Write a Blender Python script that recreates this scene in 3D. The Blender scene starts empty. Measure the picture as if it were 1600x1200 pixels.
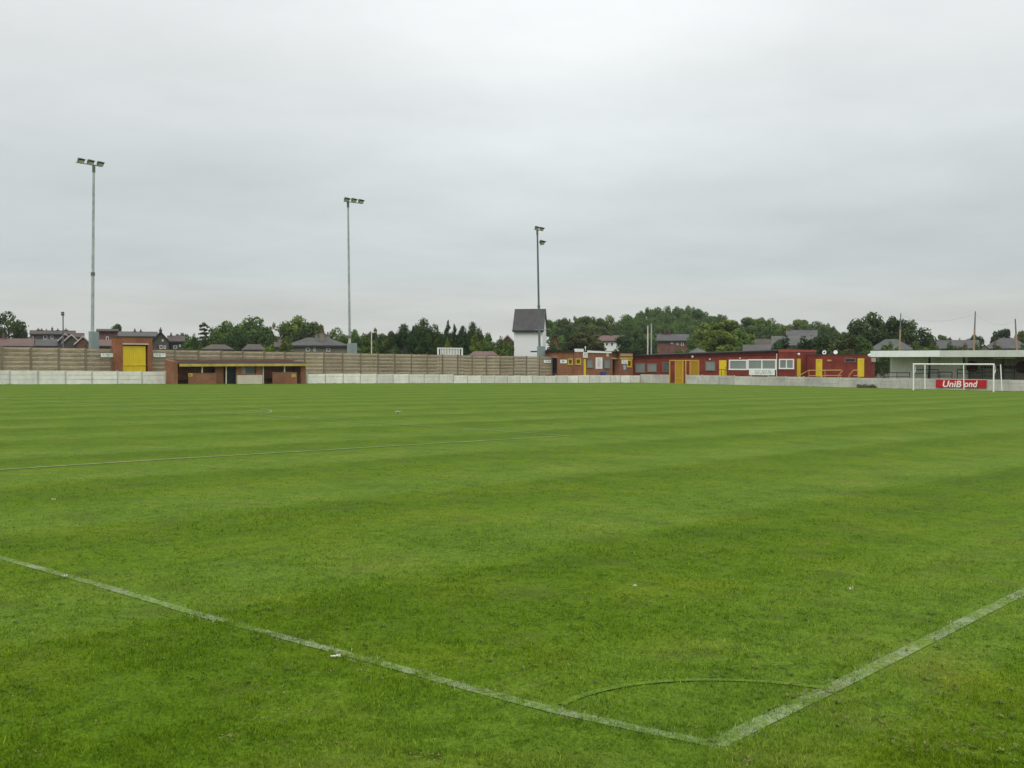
import bpy, math, random
import numpy as np
from mathutils import Vector, Matrix

SC = bpy.context.scene
COL = SC.collection
PI = math.pi

# ------------------------------------------------------------------ camera
# world: X runs along the near touchline, Y along the near goal line, corner of the pitch at 0,0
CAM = np.array([-4.0168, -2.4622, 1.6689])
YAW, PITCH, FPX = math.radians(41.837), math.radians(-1.2372), 1694.02   # focal length in pixels of a 1600 px wide frame
FW = np.array([math.cos(YAW)*math.cos(PITCH), math.sin(YAW)*math.cos(PITCH), math.sin(PITCH)])
RT = np.array([math.sin(YAW), -math.cos(YAW), 0.0])
UP = np.cross(RT, FW)
cd = bpy.data.cameras.new('camera'); cam = bpy.data.objects.new('camera', cd); COL.objects.link(cam)
cd.sensor_fit = 'HORIZONTAL'; cd.sensor_width = 36.0; cd.lens = 36.0*FPX/1600.0
cd.clip_start = 0.1; cd.clip_end = 6000
cam.matrix_world = Matrix(((RT[0], UP[0], -FW[0], CAM[0]), (RT[1], UP[1], -FW[1], CAM[1]), (RT[2], UP[2], -FW[2], CAM[2]), (0, 0, 0, 1)))
SC.camera = cam
SC.render.resolution_x, SC.render.resolution_y = 1024, 768
SC.view_settings.view_transform = 'Standard'; SC.view_settings.look = 'None'
SC.view_settings.exposure = 0.0; SC.view_settings.gamma = 1.0

# ------------------------------------------------------------------ sky and sun
SUN_AZ, SUN_EL = math.radians(212), math.radians(50)      # direction the light comes from, from +X towards +Y
w = bpy.data.worlds.new('World'); SC.world = w; w.use_nodes = True
nt = w.node_tree; N = nt.nodes; L = nt.links; N.clear()
def nd(t, **k):
    n = N.new(t)
    for a, b in k.items(): setattr(n, a, b)
    return n
def mth(op, a, b=None, c=None):
    n = nd('ShaderNodeMath', operation=op)
    for i, v in enumerate((a, b, c)):
        if v is None: continue
        if isinstance(v, (int, float)): n.inputs[i].default_value = v
        else: L.new(v, n.inputs[i])
    return n.outputs[0]
tc = nd('ShaderNodeTexCoord'); sep = nd('ShaderNodeSeparateXYZ'); L.new(tc.outputs['Generated'], sep.inputs[0])
zc = mth('MAXIMUM', sep.outputs[2], 0.0)
ramp = nd('ShaderNodeValToRGB'); cr = ramp.color_ramp; cr.interpolation = 'EASE'
stops = [(0.0, (.66, .66, .615)), (.035, (.625, .645, .62)), (.09, (.598, .646, .648)), (.15, (.645, .698, .702)),
         (.21, (.75, .79, .785)), (.30, (.88, .905, .905)), (.5, (1.1, 1.14, 1.15)), (1.0, (1.75, 1.80, 1.82))]
while len(cr.elements) < len(stops): cr.elements.new(0.5)
for e, (p_, c_) in zip(cr.elements, stops):
    e.position = p_; e.color = (*c_, 1)
L.new(zc, ramp.inputs[0])
# cloud sheet: direction projected on a flat layer
den = mth('ADD', zc, 0.10)
px = mth('DIVIDE', sep.outputs[0], den); py = mth('DIVIDE', sep.outputs[1], den)
cmb = nd('ShaderNodeCombineXYZ'); L.new(px, cmb.inputs[0]); L.new(py, cmb.inputs[1])
n1 = nd('ShaderNodeTexNoise'); n1.inputs['Scale'].default_value = 1.15; n1.inputs['Detail'].default_value = 5; n1.inputs['Roughness'].default_value = .6
L.new(cmb.outputs[0], n1.inputs['Vector'])
n2 = nd('ShaderNodeTexNoise'); n2.inputs['Scale'].default_value = .33; n2.inputs['Detail'].default_value = 3
off = nd('ShaderNodeVectorMath', operation='ADD'); off.inputs[1].default_value = (7.3, 2.1, 0.0); L.new(cmb.outputs[0], off.inputs[0]); L.new(off.outputs[0], n2.inputs['Vector'])
k1 = mth('MULTIPLY_ADD', n1.outputs['Fac'], .30, .85); k2 = mth('MULTIPLY_ADD', n2.outputs['Fac'], .34, .83)
# brighter cloud patch (the veiled sun's side)
gd = nd('ShaderNodeVectorMath', operation='DOT_PRODUCT')
g_ = FW*1.0 + RT*(30/FPX) + UP*(500/FPX); g_ /= np.linalg.norm(g_)
gd.inputs[1].default_value = tuple(g_); L.new(tc.outputs['Generated'], gd.inputs[0])
gl = mth('MULTIPLY_ADD', mth('POWER', mth('MAXIMUM', gd.outputs['Value'], 0.0), 45.0), .17, .95)
tot = mth('MULTIPLY', mth('MULTIPLY', k1, k2), gl)
vm = nd('ShaderNodeVectorMath', operation='SCALE'); L.new(ramp.outputs[0], vm.inputs[0]); L.new(tot, vm.inputs[3])
bgc = nd('ShaderNodeBackground'); L.new(vm.outputs[0], bgc.inputs[0]); bgc.inputs[1].default_value = 1.0
sky = nd('ShaderNodeTexSky', sky_type='NISHITA'); sky.sun_disc = False; sky.sun_elevation = SUN_EL; sky.sun_rotation = PI/2-SUN_AZ
bgs = nd('ShaderNodeBackground'); L.new(sky.outputs[0], bgs.inputs[0]); bgs.inputs[1].default_value = 0.10
mx = nd('ShaderNodeMixShader'); mx.inputs[0].default_value = .94; L.new(bgs.outputs[0], mx.inputs[1]); L.new(bgc.outputs[0], mx.inputs[2])
out = nd('ShaderNodeOutputWorld'); L.new(mx.outputs[0], out.inputs[0])

sl = bpy.data.lights.new('sun', 'SUN'); sl.energy = 1.0; sl.angle = math.radians(35); sl.color = (1, .96, .9)
so = bpy.data.objects.new('sun', sl); COL.objects.link(so)
so.rotation_euler = Vector((-math.cos(SUN_AZ)*math.cos(SUN_EL), -math.sin(SUN_AZ)*math.cos(SUN_EL), -math.sin(SUN_EL))).to_track_quat('-Z', 'Y').to_euler()

# ------------------------------------------------------------------ measured directions -> places
TA, TB = -0.0136966, 0.0050999                             # fall of the pitch along X and Y
BUMPS = []
def at(u, v, depth): return CAM + depth*(FW + RT*(u-800)/FPX + UP*(600-v)/FPX)
def onY(u, v, Y):
    d = FW + RT*(u-800)/FPX + UP*(600-v)/FPX
    return CAM + (Y-CAM[1])/d[1]*d
def onX(u, v, X):
    d = FW + RT*(u-800)/FPX + UP*(600-v)/FPX
    return CAM + (X-CAM[0])/d[0]*d
def onG(u, v):
    d = FW + RT*(u-800)/FPX + UP*(600-v)/FPX
    t = (TA*CAM[0]+TB*CAM[1]-CAM[2])/(d[2]-TA*d[0]-TB*d[1]); return CAM + t*d
for u, dp, h, R_ in ((1045, 470, 9, 170), (900, 400, 7, 140), (1230, 390, 6, 140)):
    q = at(u, 563, dp); BUMPS.append((q[0], q[1], h, R_))
def H(x, y):
    x = np.asarray(x, float); y = np.asarray(y, float)
    z = TA*np.clip(x, -60, 125) + TB*np.clip(y, -40, 95)
    hill = 0.0
    for bx, by, h, R_ in BUMPS:
        r2 = ((x-bx)**2 + (y-by)**2)/R_**2
        hill = np.maximum(hill, h*np.clip(1-r2, 0, 1)**2)
    return z + hill
def Hf(x, y): return float(H(x, y))

# ------------------------------------------------------------------ materials
MATS = {}
def newmat(name):
    m = bpy.data.materials.new(name); m.use_nodes = True; t = m.node_tree; t.nodes.clear()
    o = t.nodes.new('ShaderNodeOutputMaterial'); b = t.nodes.new('ShaderNodeBsdfPrincipled'); t.links.new(b.outputs[0], o.inputs[0])
    b.inputs['Specular IOR Level'].default_value = .25
    return m, t, b
def sh(v):
    return tuple(((c/255+.055)/1.055)**2.4 if c/255 > .04045 else c/255/12.92 for c in v)
def noise(t, scale, detail=4, vec=None, rough=.6):
    n = t.nodes.new('ShaderNodeTexNoise'); n.inputs['Scale'].default_value = scale; n.inputs['Detail'].default_value = detail; n.inputs['Roughness'].default_value = rough
    if vec is not None: t.links.new(vec, n.inputs['Vector'])
    return n.outputs['Fac']
def rampn(t, fac, stops):
    r = t.nodes.new('ShaderNodeValToRGB'); e = r.color_ramp.elements
    while len(e) < len(stops): e.new(.5)
    for x, (p_, c) in zip(e, stops): x.position = p_; x.color = (*c, 1) if len(c) == 3 else c
    t.links.new(fac, r.inputs[0]); return r.outputs[0]
def mixc(t, fac, a, b, mode='MIX'):
    n = t.nodes.new('ShaderNodeMix'); n.data_type = 'RGBA'; n.blend_type = mode; n.clamp_factor = True
    for s, v in ((n.inputs[0], fac), (n.inputs[6], a), (n.inputs[7], b)):
        if isinstance(v, (int, float)): s.default_value = v
        elif isinstance(v, tuple): s.default_value = (*v, 1)
        else: t.links.new(v, s)
    return n.outputs[2]
def tmath(t, op, a, b=None, c=None):
    n = t.nodes.new('ShaderNodeMath'); n.operation = op
    for i, v in enumerate((a, b, c)):
        if v is None: continue
        if isinstance(v, (int, float)): n.inputs[i].default_value = v
        else: t.links.new(v, n.inputs[i])
    return n.outputs[0]
def pos(t): return t.nodes.new('ShaderNodeNewGeometry').outputs['Position']
def scaled(t, vec, s):
    n = t.nodes.new('ShaderNodeVectorMath'); n.operation = 'MULTIPLY'; n.inputs[1].default_value = s; t.links.new(vec, n.inputs[0]); return n.outputs[0]
def objrand(t): return t.nodes.new('ShaderNodeObjectInfo').outputs['Random']
def painted(name, c, var=.25, scale=2.5, rough=.7, streak=(1, 1, .35), objvar=0.0):
    """weathered plain surface: base colour broken by two noises"""
    m, t, b = newmat(name); P = pos(t)
    f1 = noise(t, scale, 5, scaled(t, P, streak)); f2 = noise(t, scale*.22, 3, P)
    f = tmath(t, 'MULTIPLY_ADD', f2, .5, tmath(t, 'MULTIPLY', f1, .5))
    lo = tuple(x*(1-var) for x in c); hi = tuple(min(1, x*(1+var*.8)) for x in c)
    col = rampn(t, f, [(.3, lo), (.5, c), (.7, hi)])
    if objvar:
        k = tmath(t, 'MULTIPLY_ADD', objrand(t), 2*objvar, 1-objvar)
        vmn = t.nodes.new('ShaderNodeVectorMath'); vmn.operation = 'SCALE'; t.links.new(col, vmn.inputs[0]); t.links.new(k, vmn.inputs[3]); col = vmn.outputs[0]
    t.links.new(col, b.inputs['Base Color']); b.inputs['Roughness'].default_value = rough
    MATS[name] = m; return m
def brick(name, c1, c2, mortar, scale=4.4, var=.3, bias=0.0):
    m, t, b = newmat(name); P = pos(t)
    s = t.nodes.new('ShaderNodeSeparateXYZ'); t.links.new(P, s.inputs[0])
    cb = t.nodes.new('ShaderNodeCombineXYZ'); t.links.new(tmath(t, 'ADD', s.outputs[0], s.outputs[1]), cb.inputs[0]); t.links.new(s.outputs[2], cb.inputs[1])
    br = t.nodes.new('ShaderNodeTexBrick'); br.inputs['Scale'].default_value = scale; br.inputs['Color1'].default_value = (*c1, 1); br.inputs['Color2'].default_value = (*c2, 1)
    br.inputs['Mortar'].default_value = (*mortar, 1); br.inputs['Mortar Size'].default_value = .012; br.inputs['Bias'].default_value = bias
    t.links.new(cb.outputs[0], br.inputs['Vector'])
    f = noise(t, .9, 5, P); k = rampn(t, f, [(.3, (1-var,)*3), (.7, (1+var*.5,)*3)])
    col = mixc(t, 1.0, br.outputs[0], k, 'MULTIPLY')
    t.links.new(col, b.inputs['Base Color']); b.inputs['Roughness'].default_value = .85
    MATS[name] = m; return m
def glass(name, c):
    m, t, b = newmat(name); P = pos(t)
    col = rampn(t, noise(t, .9, 3, P), [(.35, tuple(x*.7 for x in c)), (.65, c)])
    t.links.new(col, b.inputs['Base Color']); b.inputs['Roughness'].default_value = .12; b.inputs['Specular IOR Level'].default_value = .5
    MATS[name] = m; return m

painted('wall_white', (.78, .76, .70), .22, 3.0, .8, (1, 1, .5), .13)
painted('wall_post', (.52, .51, .46), .3, 3.0, .85)
painted('end_wall_grey', (.50, .485, .44), .28, 2.2, .85, (1, 1, .5), .09)
painted('fence_concrete', (.35, .285, .20), .38, 2.6, .9, (1, 1, 2.2), .10)
painted('fence_post', (.22, .185, .13), .3, 3, .9)
brick('red_brick', (.34, .125, .052), (.27, .09, .04), (.26, .2, .16))
brick('dugout_brick', (.30, .128, .062), (.235, .095, .046), (.24, .2, .17))
brick('orange_brick', (.35, .14, .07), (.28, .105, .052), (.28, .2, .14))
brick('far_brick', (.21, .095, .072), (.16, .075, .06), (.18, .14, .12))
brick('red_painted', (.265, .050, .036), (.22, .040, .03), (.19, .035, .026), var=.34)
painted('red_parapet', (.37, .075, .05), .2, 1.5, .7)
painted('yellow_paint', (.72, .53, .03), .16, 3, .5)
painted('yellow_dirty', (.52, .40, .09), .35, 3, .6)
painted('yellow_cage', (.55, .36, .05), .2, 3, .5)
painted('orange_rail', (.60, .36, .12), .2, 3, .5)
painted('white_paint', (.78, .78, .74), .12, 2, .6)
painted('white_clean', (.82, .83, .80), .06, 2, .5)
painted('cream_paint', (.58, .53, .42), .2, 2.5, .7)
painted('render_white', (.80, .81, .80), .05, .8, .8)
painted('lintel', (.50, .43, .38), .2, 3, .8)
painted('dark_paint', (.035, .035, .034), .3, 3, .6)
painted('opening_shade', (.012, .016, .018), .3, 3, .5)  # near-black fill: the shade inside openings put into the colour
painted('roof_felt', (.028, .023, .023), .35, 1.5, .9)
painted('red_edge', (.20, .07, .055), .3, 2, .8)
painted('slate_dark', (.072, .07, .07), .4, 1.2, .8)
painted('slate', (.082, .078, .076), .35, 1.6, .75)
painted('slate_brown', (.078, .06, .05), .3, 1.6, .8)
painted('slate_green', (.092, .096, .082), .3, 1.6, .8)
painted('tile_red', (.17, .075, .055), .25, 1.6, .8)
painted('tile_purple', (.135, .085, .072), .25, 1.6, .8)
painted('stone', (.19, .175, .14), .35, 1.2, .9)
painted('stone_dark', (.085, .075, .062), .4, 1.2, .9)
painted('stone_light', (.26, .25, .22), .25, 1.2, .9)
painted('grey_box', (.25, .30, .30), .15, 1.2, .6)
painted('pole_blue_grey', (.36, .40, .40), .45, 4, .55, (1, 1, .6))
painted('pole_cream', (.60, .56, .42), .25, 2, .6)
painted('pole_dark', (.13, .15, .15), .25, 2, .5)
painted('lamp_housing', (.085, .09, .055), .25, 5, .5)
painted('lamp_glass', (.62, .63, .58), .1, 5, .2)
painted('bark', (.06, .045, .032), .4, 3, .95)
painted('timber', (.33, .25, .15), .3, 2, .9)
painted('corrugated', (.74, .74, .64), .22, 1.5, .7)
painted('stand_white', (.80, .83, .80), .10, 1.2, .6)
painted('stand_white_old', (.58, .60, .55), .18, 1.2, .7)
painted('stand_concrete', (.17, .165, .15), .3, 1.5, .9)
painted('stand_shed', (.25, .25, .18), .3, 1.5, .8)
painted('dark_red', (.075, .022, .022), .3, 3, .7)
painted('board_red', (.46, .018, .022), .08, 2, .45)
painted('curtain', (.23, .26, .245), .22, 3, .6, (3, 3, .3))
painted('sign_green', (.10, .42, .34), .3, 3, .6)
painted('blue_paint', (.045, .06, .25), .2, 3, .5)
painted('sign_blue', (.13, .20, .36), .4, 6, .5)
painted('pink_sign', (.55, .28, .24), .3, 4, .5)
painted('faded_ink', (.36, .37, .37), .2, 3, .7)
painted('ink', (.05, .05, .05), .2, 3, .6)
painted('sign_yellow', (.66, .43, .08), .15, 3, .5)
painted('rust_red', (.14, .035, .02), .3, 3, .8)
painted('weeds', (.17, .155, .10), .5, 6, .95)
painted('thatch', (.22, .17, .085), .5, 9, .95)
painted('paper', (.52, .49, .42), .2, 20, .8)
painted('wire', (.22, .22, .22), .1, 2, .6)
glass('pane_grey', (.10, .115, .11)); glass('pane_dark', (.03, .035, .038)); glass('pane_yellow', (.16, .10, .006))

def mesh_mat():
    """yellow weld-mesh sheet: real holes by a transparent mix on a thin sheet"""
    m, t, b = newmat('yellow_mesh'); o = [n for n in t.nodes if n.type == 'OUTPUT_MATERIAL'][0]
    b.inputs['Base Color'].default_value = (.58, .38, .02, 1); b.inputs['Roughness'].default_value = .5
    tr = t.nodes.new('ShaderNodeBsdfTransparent'); mx_ = t.nodes.new('ShaderNodeMixShader')
    s = t.nodes.new('ShaderNodeSeparateXYZ'); t.links.new(pos(t), s.inputs[0])
    def lines(v): return tmath(t, 'LESS_THAN', tmath(t, 'FRACT', tmath(t, 'MULTIPLY', v, 14.0)), .38)
    f = tmath(t, 'MAXIMUM', lines(tmath(t, 'ADD', s.outputs[0], s.outputs[1])), lines(s.outputs[2]))
    t.links.new(f, mx_.inputs[0]); t.links.new(tr.outputs[0], mx_.inputs[1]); t.links.new(b.outputs[0], mx_.inputs[2]); t.links.new(mx_.outputs[0], o.inputs[0])
    MATS['yellow_mesh'] = m
mesh_mat()

def turf_colour(t, gain):
    P = pos(t); s = t.nodes.new('ShaderNodeSeparateXYZ'); t.links.new(P, s.inputs[0])
    big = noise(t, .11, 4, scaled(t, P, (.6, 1.0, 1))); mid = noise(t, .75, 5, P); fine = noise(t, 7.0, 5, P, .7); sp = noise(t, 34.0, 3, P, .7)
    g = lambda r, gg, b_: (r*gain, gg*gain, b_*gain)
    base = rampn(t, mid, [(.26, g(.076, .138, .004)), (.5, g(.096, .167, .006)), (.76, g(.140, .188, .010))])
    base = mixc(t, 1.0, base, rampn(t, big, [(.3, (.94, .97, .92)), (.7, (1.06, 1.03, 1.08))]), 'MULTIPLY')
    base = mixc(t, 1.0, base, rampn(t, fine, [(.28, (.62, .66, .6)), (.5, (1, 1, 1)), (.75, (1.22, 1.16, 1.15))]), 'MULTIPLY')
    base = mixc(t, 1.0, base, rampn(t, sp, [(.3, (.60, .63, .6)), (.5, (1, 1, 1)), (.72, (1.35, 1.28, 1.3))]), 'MULTIPLY')
    # mowing stripes along the pitch, slightly wavy
    wob = tmath(t, 'MULTIPLY_ADD', noise(t, .05, 2, P), 1.2, tmath(t, 'SUBTRACT', s.outputs[1], .6))
    wob = tmath(t, 'MULTIPLY_ADD', noise(t, 1.2, 2, P), .5, tmath(t, 'SUBTRACT', wob, .25))
    fr_ = tmath(t, 'FRACT', tmath(t, 'DIVIDE', tmath(t, 'ADD', wob, 33.3), 4.1))      # each mower pass leans lighter on its far edge
    st = tmath(t, 'MULTIPLY_ADD', rampn(t, fr_, [(0.0, (.5,)*3), (.06, (1,)*3), (.35, (.78,)*3), (.8, (.06,)*3), (.95, (0,)*3), (1.0, (.5,)*3)]), 2.0, -1.0)
    amp = tmath(t, 'MULTIPLY', tmath(t, 'MULTIPLY_ADD', noise(t, .04, 2, P), .5, .35), st)
    stc = rampn(t, tmath(t, 'MULTIPLY_ADD', amp, .75, .5), [(.15, (.87, .895, .75)), (.5, (1, 1, 1)), (.85, (1.12, 1.09, 2.4))])
    base = mixc(t, 1.0, base, stc, 'MULTIPLY')
    return base, P, s, fine, mid, sp
def turf(name, gain, worn=True):
    m, t, b = newmat(name)
    base, P, s, fine, mid, sp = turf_colour(t, gain)
    # thin worn earth showing in places
    if worn:
        e = tmath(t, 'MULTIPLY', rampn(t, noise(t, 1.7, 4, P), [(.53, (0, 0, 0)), (.68, (1, 1, 1))]), rampn(t, sp, [(.45, (0, 0, 0)), (.60, (1, 1, 1))]))
        base = mixc(t, tmath(t, 'MULTIPLY', e, .75), base, (.075, .058, .028))
    far = tmath(t, 'MAXIMUM', tmath(t, 'GREATER_THAN', s.outputs[0], 121.0), tmath(t, 'GREATER_THAN', s.outputs[1], 90.0))
    base = mixc(t, far, base, rampn(t, noise(t, .06, 5, P), [(.35, (.035, .055, .018)), (.65, (.07, .09, .03))]))
    t.links.new(base, b.inputs['Base Color']); b.inputs['Roughness'].default_value = .9; b.inputs['Specular IOR Level'].default_value = .08
    bp = t.nodes.new('ShaderNodeBump'); bp.inputs['Strength'].default_value = .6; bp.inputs['Distance'].default_value = .03
    t.links.new(tmath(t, 'ADD', sp, fine), bp.inputs['Height']); t.links.new(bp.outputs[0], b.inputs['Normal'])
    MATS[name] = m
turf('turf', .95)
def blade_mat(name, white):
    m, t, b = newmat(name); o = [n for n in t.nodes if n.type == 'OUTPUT_MATERIAL'][0]
    base, P, s, fine, mid, sp = turf_colour(t, 1.45)
    at_ = t.nodes.new('ShaderNodeAttribute'); at_.attribute_name = 'tint'
    base = mixc(t, 1.0, base, rampn(t, at_.outputs['Fac'], [(0, (.72, .80, .6)), (.5, (1, 1, 1)), (.86, (1.25, 1.12, 1.2)), (1, (2.0, 1.45, 2.6))]), 'MULTIPLY')
    if white:
        base = mixc(t, rampn(t, at_.outputs['Fac'], [(.38, (.0, .0, .0)), (.78, (.8, .8, .8))]), base, (.46, .50, .38))
    t.links.new(base, b.inputs['Base Color']); b.inputs['Roughness'].default_value = .7; b.inputs['Specular IOR Level'].default_value = .10
    tl = t.nodes.new('ShaderNodeBsdfTranslucent'); t.links.new(base, tl.inputs[0])
    ms = t.nodes.new('ShaderNodeMixShader'); ms.inputs[0].default_value = .35
    t.links.new(b.outputs[0], ms.inputs[1]); t.links.new(tl.outputs[0], ms.inputs[2]); t.links.new(ms.outputs[0], o.inputs[0])
    MATS[name] = m
blade_mat('grass_blade', False); blade_mat('chalked_blade', True)
def line_mat(name, lo, hi, breaks=True):
    m, t, b = newmat(name)
    base, P, s, fine, mid, sp = turf_colour(t, .95)
    f = tmath(t, 'ADD', tmath(t, 'MULTIPLY', noise(t, 26, 5, P, .8), .70), tmath(t, 'MULTIPLY', noise(t, 2.6, 4, P), .50))
    k = rampn(t, f, [(.53, (lo,)*3), (.61, ((lo+hi)*.4,)*3), (.70, (hi,)*3)])
    if breaks:
        e = tmath(t, 'MULTIPLY', rampn(t, noise(t, 1.3, 3, P), [(.50, (0, 0, 0)), (.60, (1, 1, 1))]), rampn(t, noise(t, 28, 3, P), [(.5, (0, 0, 0)), (.6, (1, 1, 1))]))
        base = mixc(t, e, base, (.07, .055, .03))
    base = mixc(t, k, base, (.34, .37, .27))
    t.links.new(base, b.inputs['Base Color']); b.inputs['Roughness'].default_value = .95; b.inputs['Specular IOR Level'].default_value = .05
    MATS[name] = m
line_mat('line_chalk', .0, .56); line_mat('line_far', .32, .7, False); line_mat('line_faint', 0, .10, False)
def leaf_mat(name, c, yellow=.25):
    m, t, b = newmat(name); o = [n for n in t.nodes if n.type == 'OUTPUT_MATERIAL'][0]
    at_ = t.nodes.new('ShaderNodeAttribute'); at_.attribute_name = 'tint'
    lo = tuple(x*.55 for x in c); hi = (c[0]*1.75, c[1]*1.5, c[2]*1.25)
    col = rampn(t, at_.outputs['Fac'], [(0, lo), (.5, c), (1, hi)])
    k = rampn(t, objrand(t), [(0, (.82, .90, .95)), (.5, (1, 1, 1)), (1, (1.2, 1.06, .9))])
    col = mixc(t, 1.0, col, k, 'MULTIPLY')
    t.links.new(col, b.inputs['Base Color']); b.inputs['Roughness'].default_value = .75; b.inputs['Specular IOR Level'].default_value = .12
    tl = t.nodes.new('ShaderNodeBsdfTranslucent'); t.links.new(col, tl.inputs[0])
    ms = t.nodes.new('ShaderNodeMixShader'); ms.inputs[0].default_value = .22
    t.links.new(b.outputs[0], ms.inputs[1]); t.links.new(tl.outputs[0], ms.inputs[2]); t.links.new(ms.outputs[0], o.inputs[0])
    MATS[name] = m
leaf_mat('leaf_mid', (.098, .162, .036)); leaf_mat('leaf_dark', (.058, .094, .028)); leaf_mat('leaf_light', (.145, .20, .04))
leaf_mat('leaf_conifer', (.046, .082, .029)); leaf_mat('leaf_olive', (.105, .122, .036)); leaf_mat('leaf_copper', (.066, .080, .028)); leaf_mat('leaf_blue', (.10, .14, .08))

# ------------------------------------------------------------------ builders
def tag(o, label=None, cat=None, group=None, kind=None):
    if label: o['label'] = label
    if cat: o['category'] = cat
    if group: o['group'] = group
    if kind: o['kind'] = kind
    return o
def thing(name, loc, label, cat, group=None):
    o = bpy.data.objects.new(name, None); COL.objects.link(o); o.location = tuple(float(c) for c in loc); o.empty_display_size = .3
    return tag(o, label, cat, group)
def wloc(o):
    v = Vector((0, 0, 0))
    while o is not None: v += o.location; o = o.parent
    return v
class MB:
    """collects shapes in WORLD coordinates; build() links them as one mesh object under a parent"""
    def __init__(s): s.v = []; s.f = []
    def add(s, vs, fs):
        n = len(s.v); s.v += [tuple(float(c) for c in x) for x in vs]; s.f += [tuple(i+n for i in f) for f in fs]; return s
    def box(s, x0, x1, y0, y1, z0, z1):
        x0, x1 = min(x0, x1), max(x0, x1); y0, y1 = min(y0, y1), max(y0, y1); z0, z1 = min(z0, z1), max(z0, z1)
        vs = [(x, y, z) for z in (z0, z1) for x, y in ((x0, y0), (x1, y0), (x1, y1), (x0, y1))]
        return s.add(vs, [(3, 2, 1, 0), (4, 5, 6, 7), (0, 1, 5, 4), (1, 2, 6, 5), (2, 3, 7, 6), (3, 0, 4, 7)])
    def hexa(s, bottom, top):
        return s.add(list(bottom)+list(top), [(3, 2, 1, 0), (4, 5, 6, 7), (0, 1, 5, 4), (1, 2, 6, 5), (2, 3, 7, 6), (3, 0, 4, 7)])
    def obox(s, M, x0, x1, y0, y1, z0, z1):
        b = MB().box(x0, x1, y0, y1, z0, z1); return s.add([tuple(M @ Vector(v)) for v in b.v], b.f)
    def tube(s, pts, rads, n=8, cap=True):
        pts = [Vector([float(c) for c in p]) for p in pts]
        if not hasattr(rads, '__len__'): rads = [rads]*len(pts)
        vs = []; fs = []
        for i, p in enumerate(pts):
            d = (pts[min(i+1, len(pts)-1)] - pts[max(i-1, 0)]).normalized()
            a = d.cross(Vector((0, 0, 1)));
            if a.length < 1e-3: a = Vector((1, 0, 0))
            a.normalize(); b = d.cross(a)
            for k in range(n):
                th = 2*PI*k/n; vs.append(p + (a*math.cos(th)+b*math.sin(th))*rads[i])
        for i in range(len(pts)-1):
            for k in range(n): fs.append((i*n+k, i*n+(k+1) % n, (i+1)*n+(k+1) % n, (i+1)*n+k))
        if cap: fs.append(tuple(range(n))[::-1]); fs.append(tuple(range((len(pts)-1)*n, len(pts)*n)))
        return s.add(vs, fs)
    def build(s, name, mat, parent=None, loc=None):
        base = wloc(parent) if parent is not None else Vector(loc) if loc is not None else Vector((0, 0, 0))
        me = bpy.data.meshes.new(name); me.from_pydata([(x-base.x, y-base.y, z-base.z) for x, y, z in s.v], [], s.f); me.update()
        me.materials.append(MATS[mat]); o = bpy.data.objects.new(name, me); COL.objects.link(o)
        if parent is not None: o.parent = parent
        else: o.location = base
        return o
def np_mesh(name, V, nper, mat, tint=None, parent=None, loc=(0, 0, 0), smooth=False):
    """V: (faces, nper, 3) loose faces"""
    n = V.shape[0]; me = bpy.data.meshes.new(name)
    me.vertices.add(n*nper); me.vertices.foreach_set('co', np.ascontiguousarray(V, dtype=np.float32).ravel())
    me.loops.add(n*nper); me.loops.foreach_set('vertex_index', np.arange(n*nper, dtype=np.int32))
    me.polygons.add(n); me.polygons.foreach_set('loop_start', np.arange(0, n*nper, nper, dtype=np.int32)); me.polygons.foreach_set('loop_total', np.full(n, nper, dtype=np.int32))
    if tint is not None:
        a = me.attributes.new('tint', 'FLOAT', 'POINT'); a.data.foreach_set('value', np.repeat(tint, nper).astype(np.float32))
    me.update(calc_edges=True); me.materials.append(MATS[mat])
    o = bpy.data.objects.new(name, me); COL.objects.link(o); o.location = loc
    if parent is not None: o.parent = parent
    return o
def fx(u0, u1, v0, v1, X):
    """rectangle on the plane X = const -> y0, y1, z0, z1"""
    uc, vc = (u0+u1)/2, (v0+v1)/2
    return onX(u1, vc, X)[1], onX(u0, vc, X)[1], onX(uc, v1, X)[2], onX(uc, v0, X)[2]
def fy(u0, u1, v0, v1, Y):
    uc, vc = (u0+u1)/2, (v0+v1)/2
    return onY(u0, vc, Y)[0], onY(u1, vc, Y)[0], onY(uc, v1, Y)[2], onY(uc, v0, Y)[2]

# ------------------------------------------------------------------ ground
xs = sorted(set([-1600, -900, -500, -300, -180, -110, -60, -20, 0, 20, 50, 80, 105, 125, 150] + list(range(175, 901, 25)) + [1050, 1300, 1700]))
ys = sorted(set([-1600, -900, -500, -300, -180, -110, -40, -15, 0, 20, 40, 60, 80, 95, 120, 150] + list(range(175, 901, 25)) + [1050, 1300, 1700]))
gv = [(x, y, Hf(x, y)) for y in ys for x in xs]; nx = len(xs)
gf = [(j*nx+i, j*nx+i+1, (j+1)*nx+i+1, (j+1)*nx+i) for j in range(len(ys)-1) for i in range(nx-1)]
tag(MB().add(gv, gf).build('ground', 'turf'), kind='structure')

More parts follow.
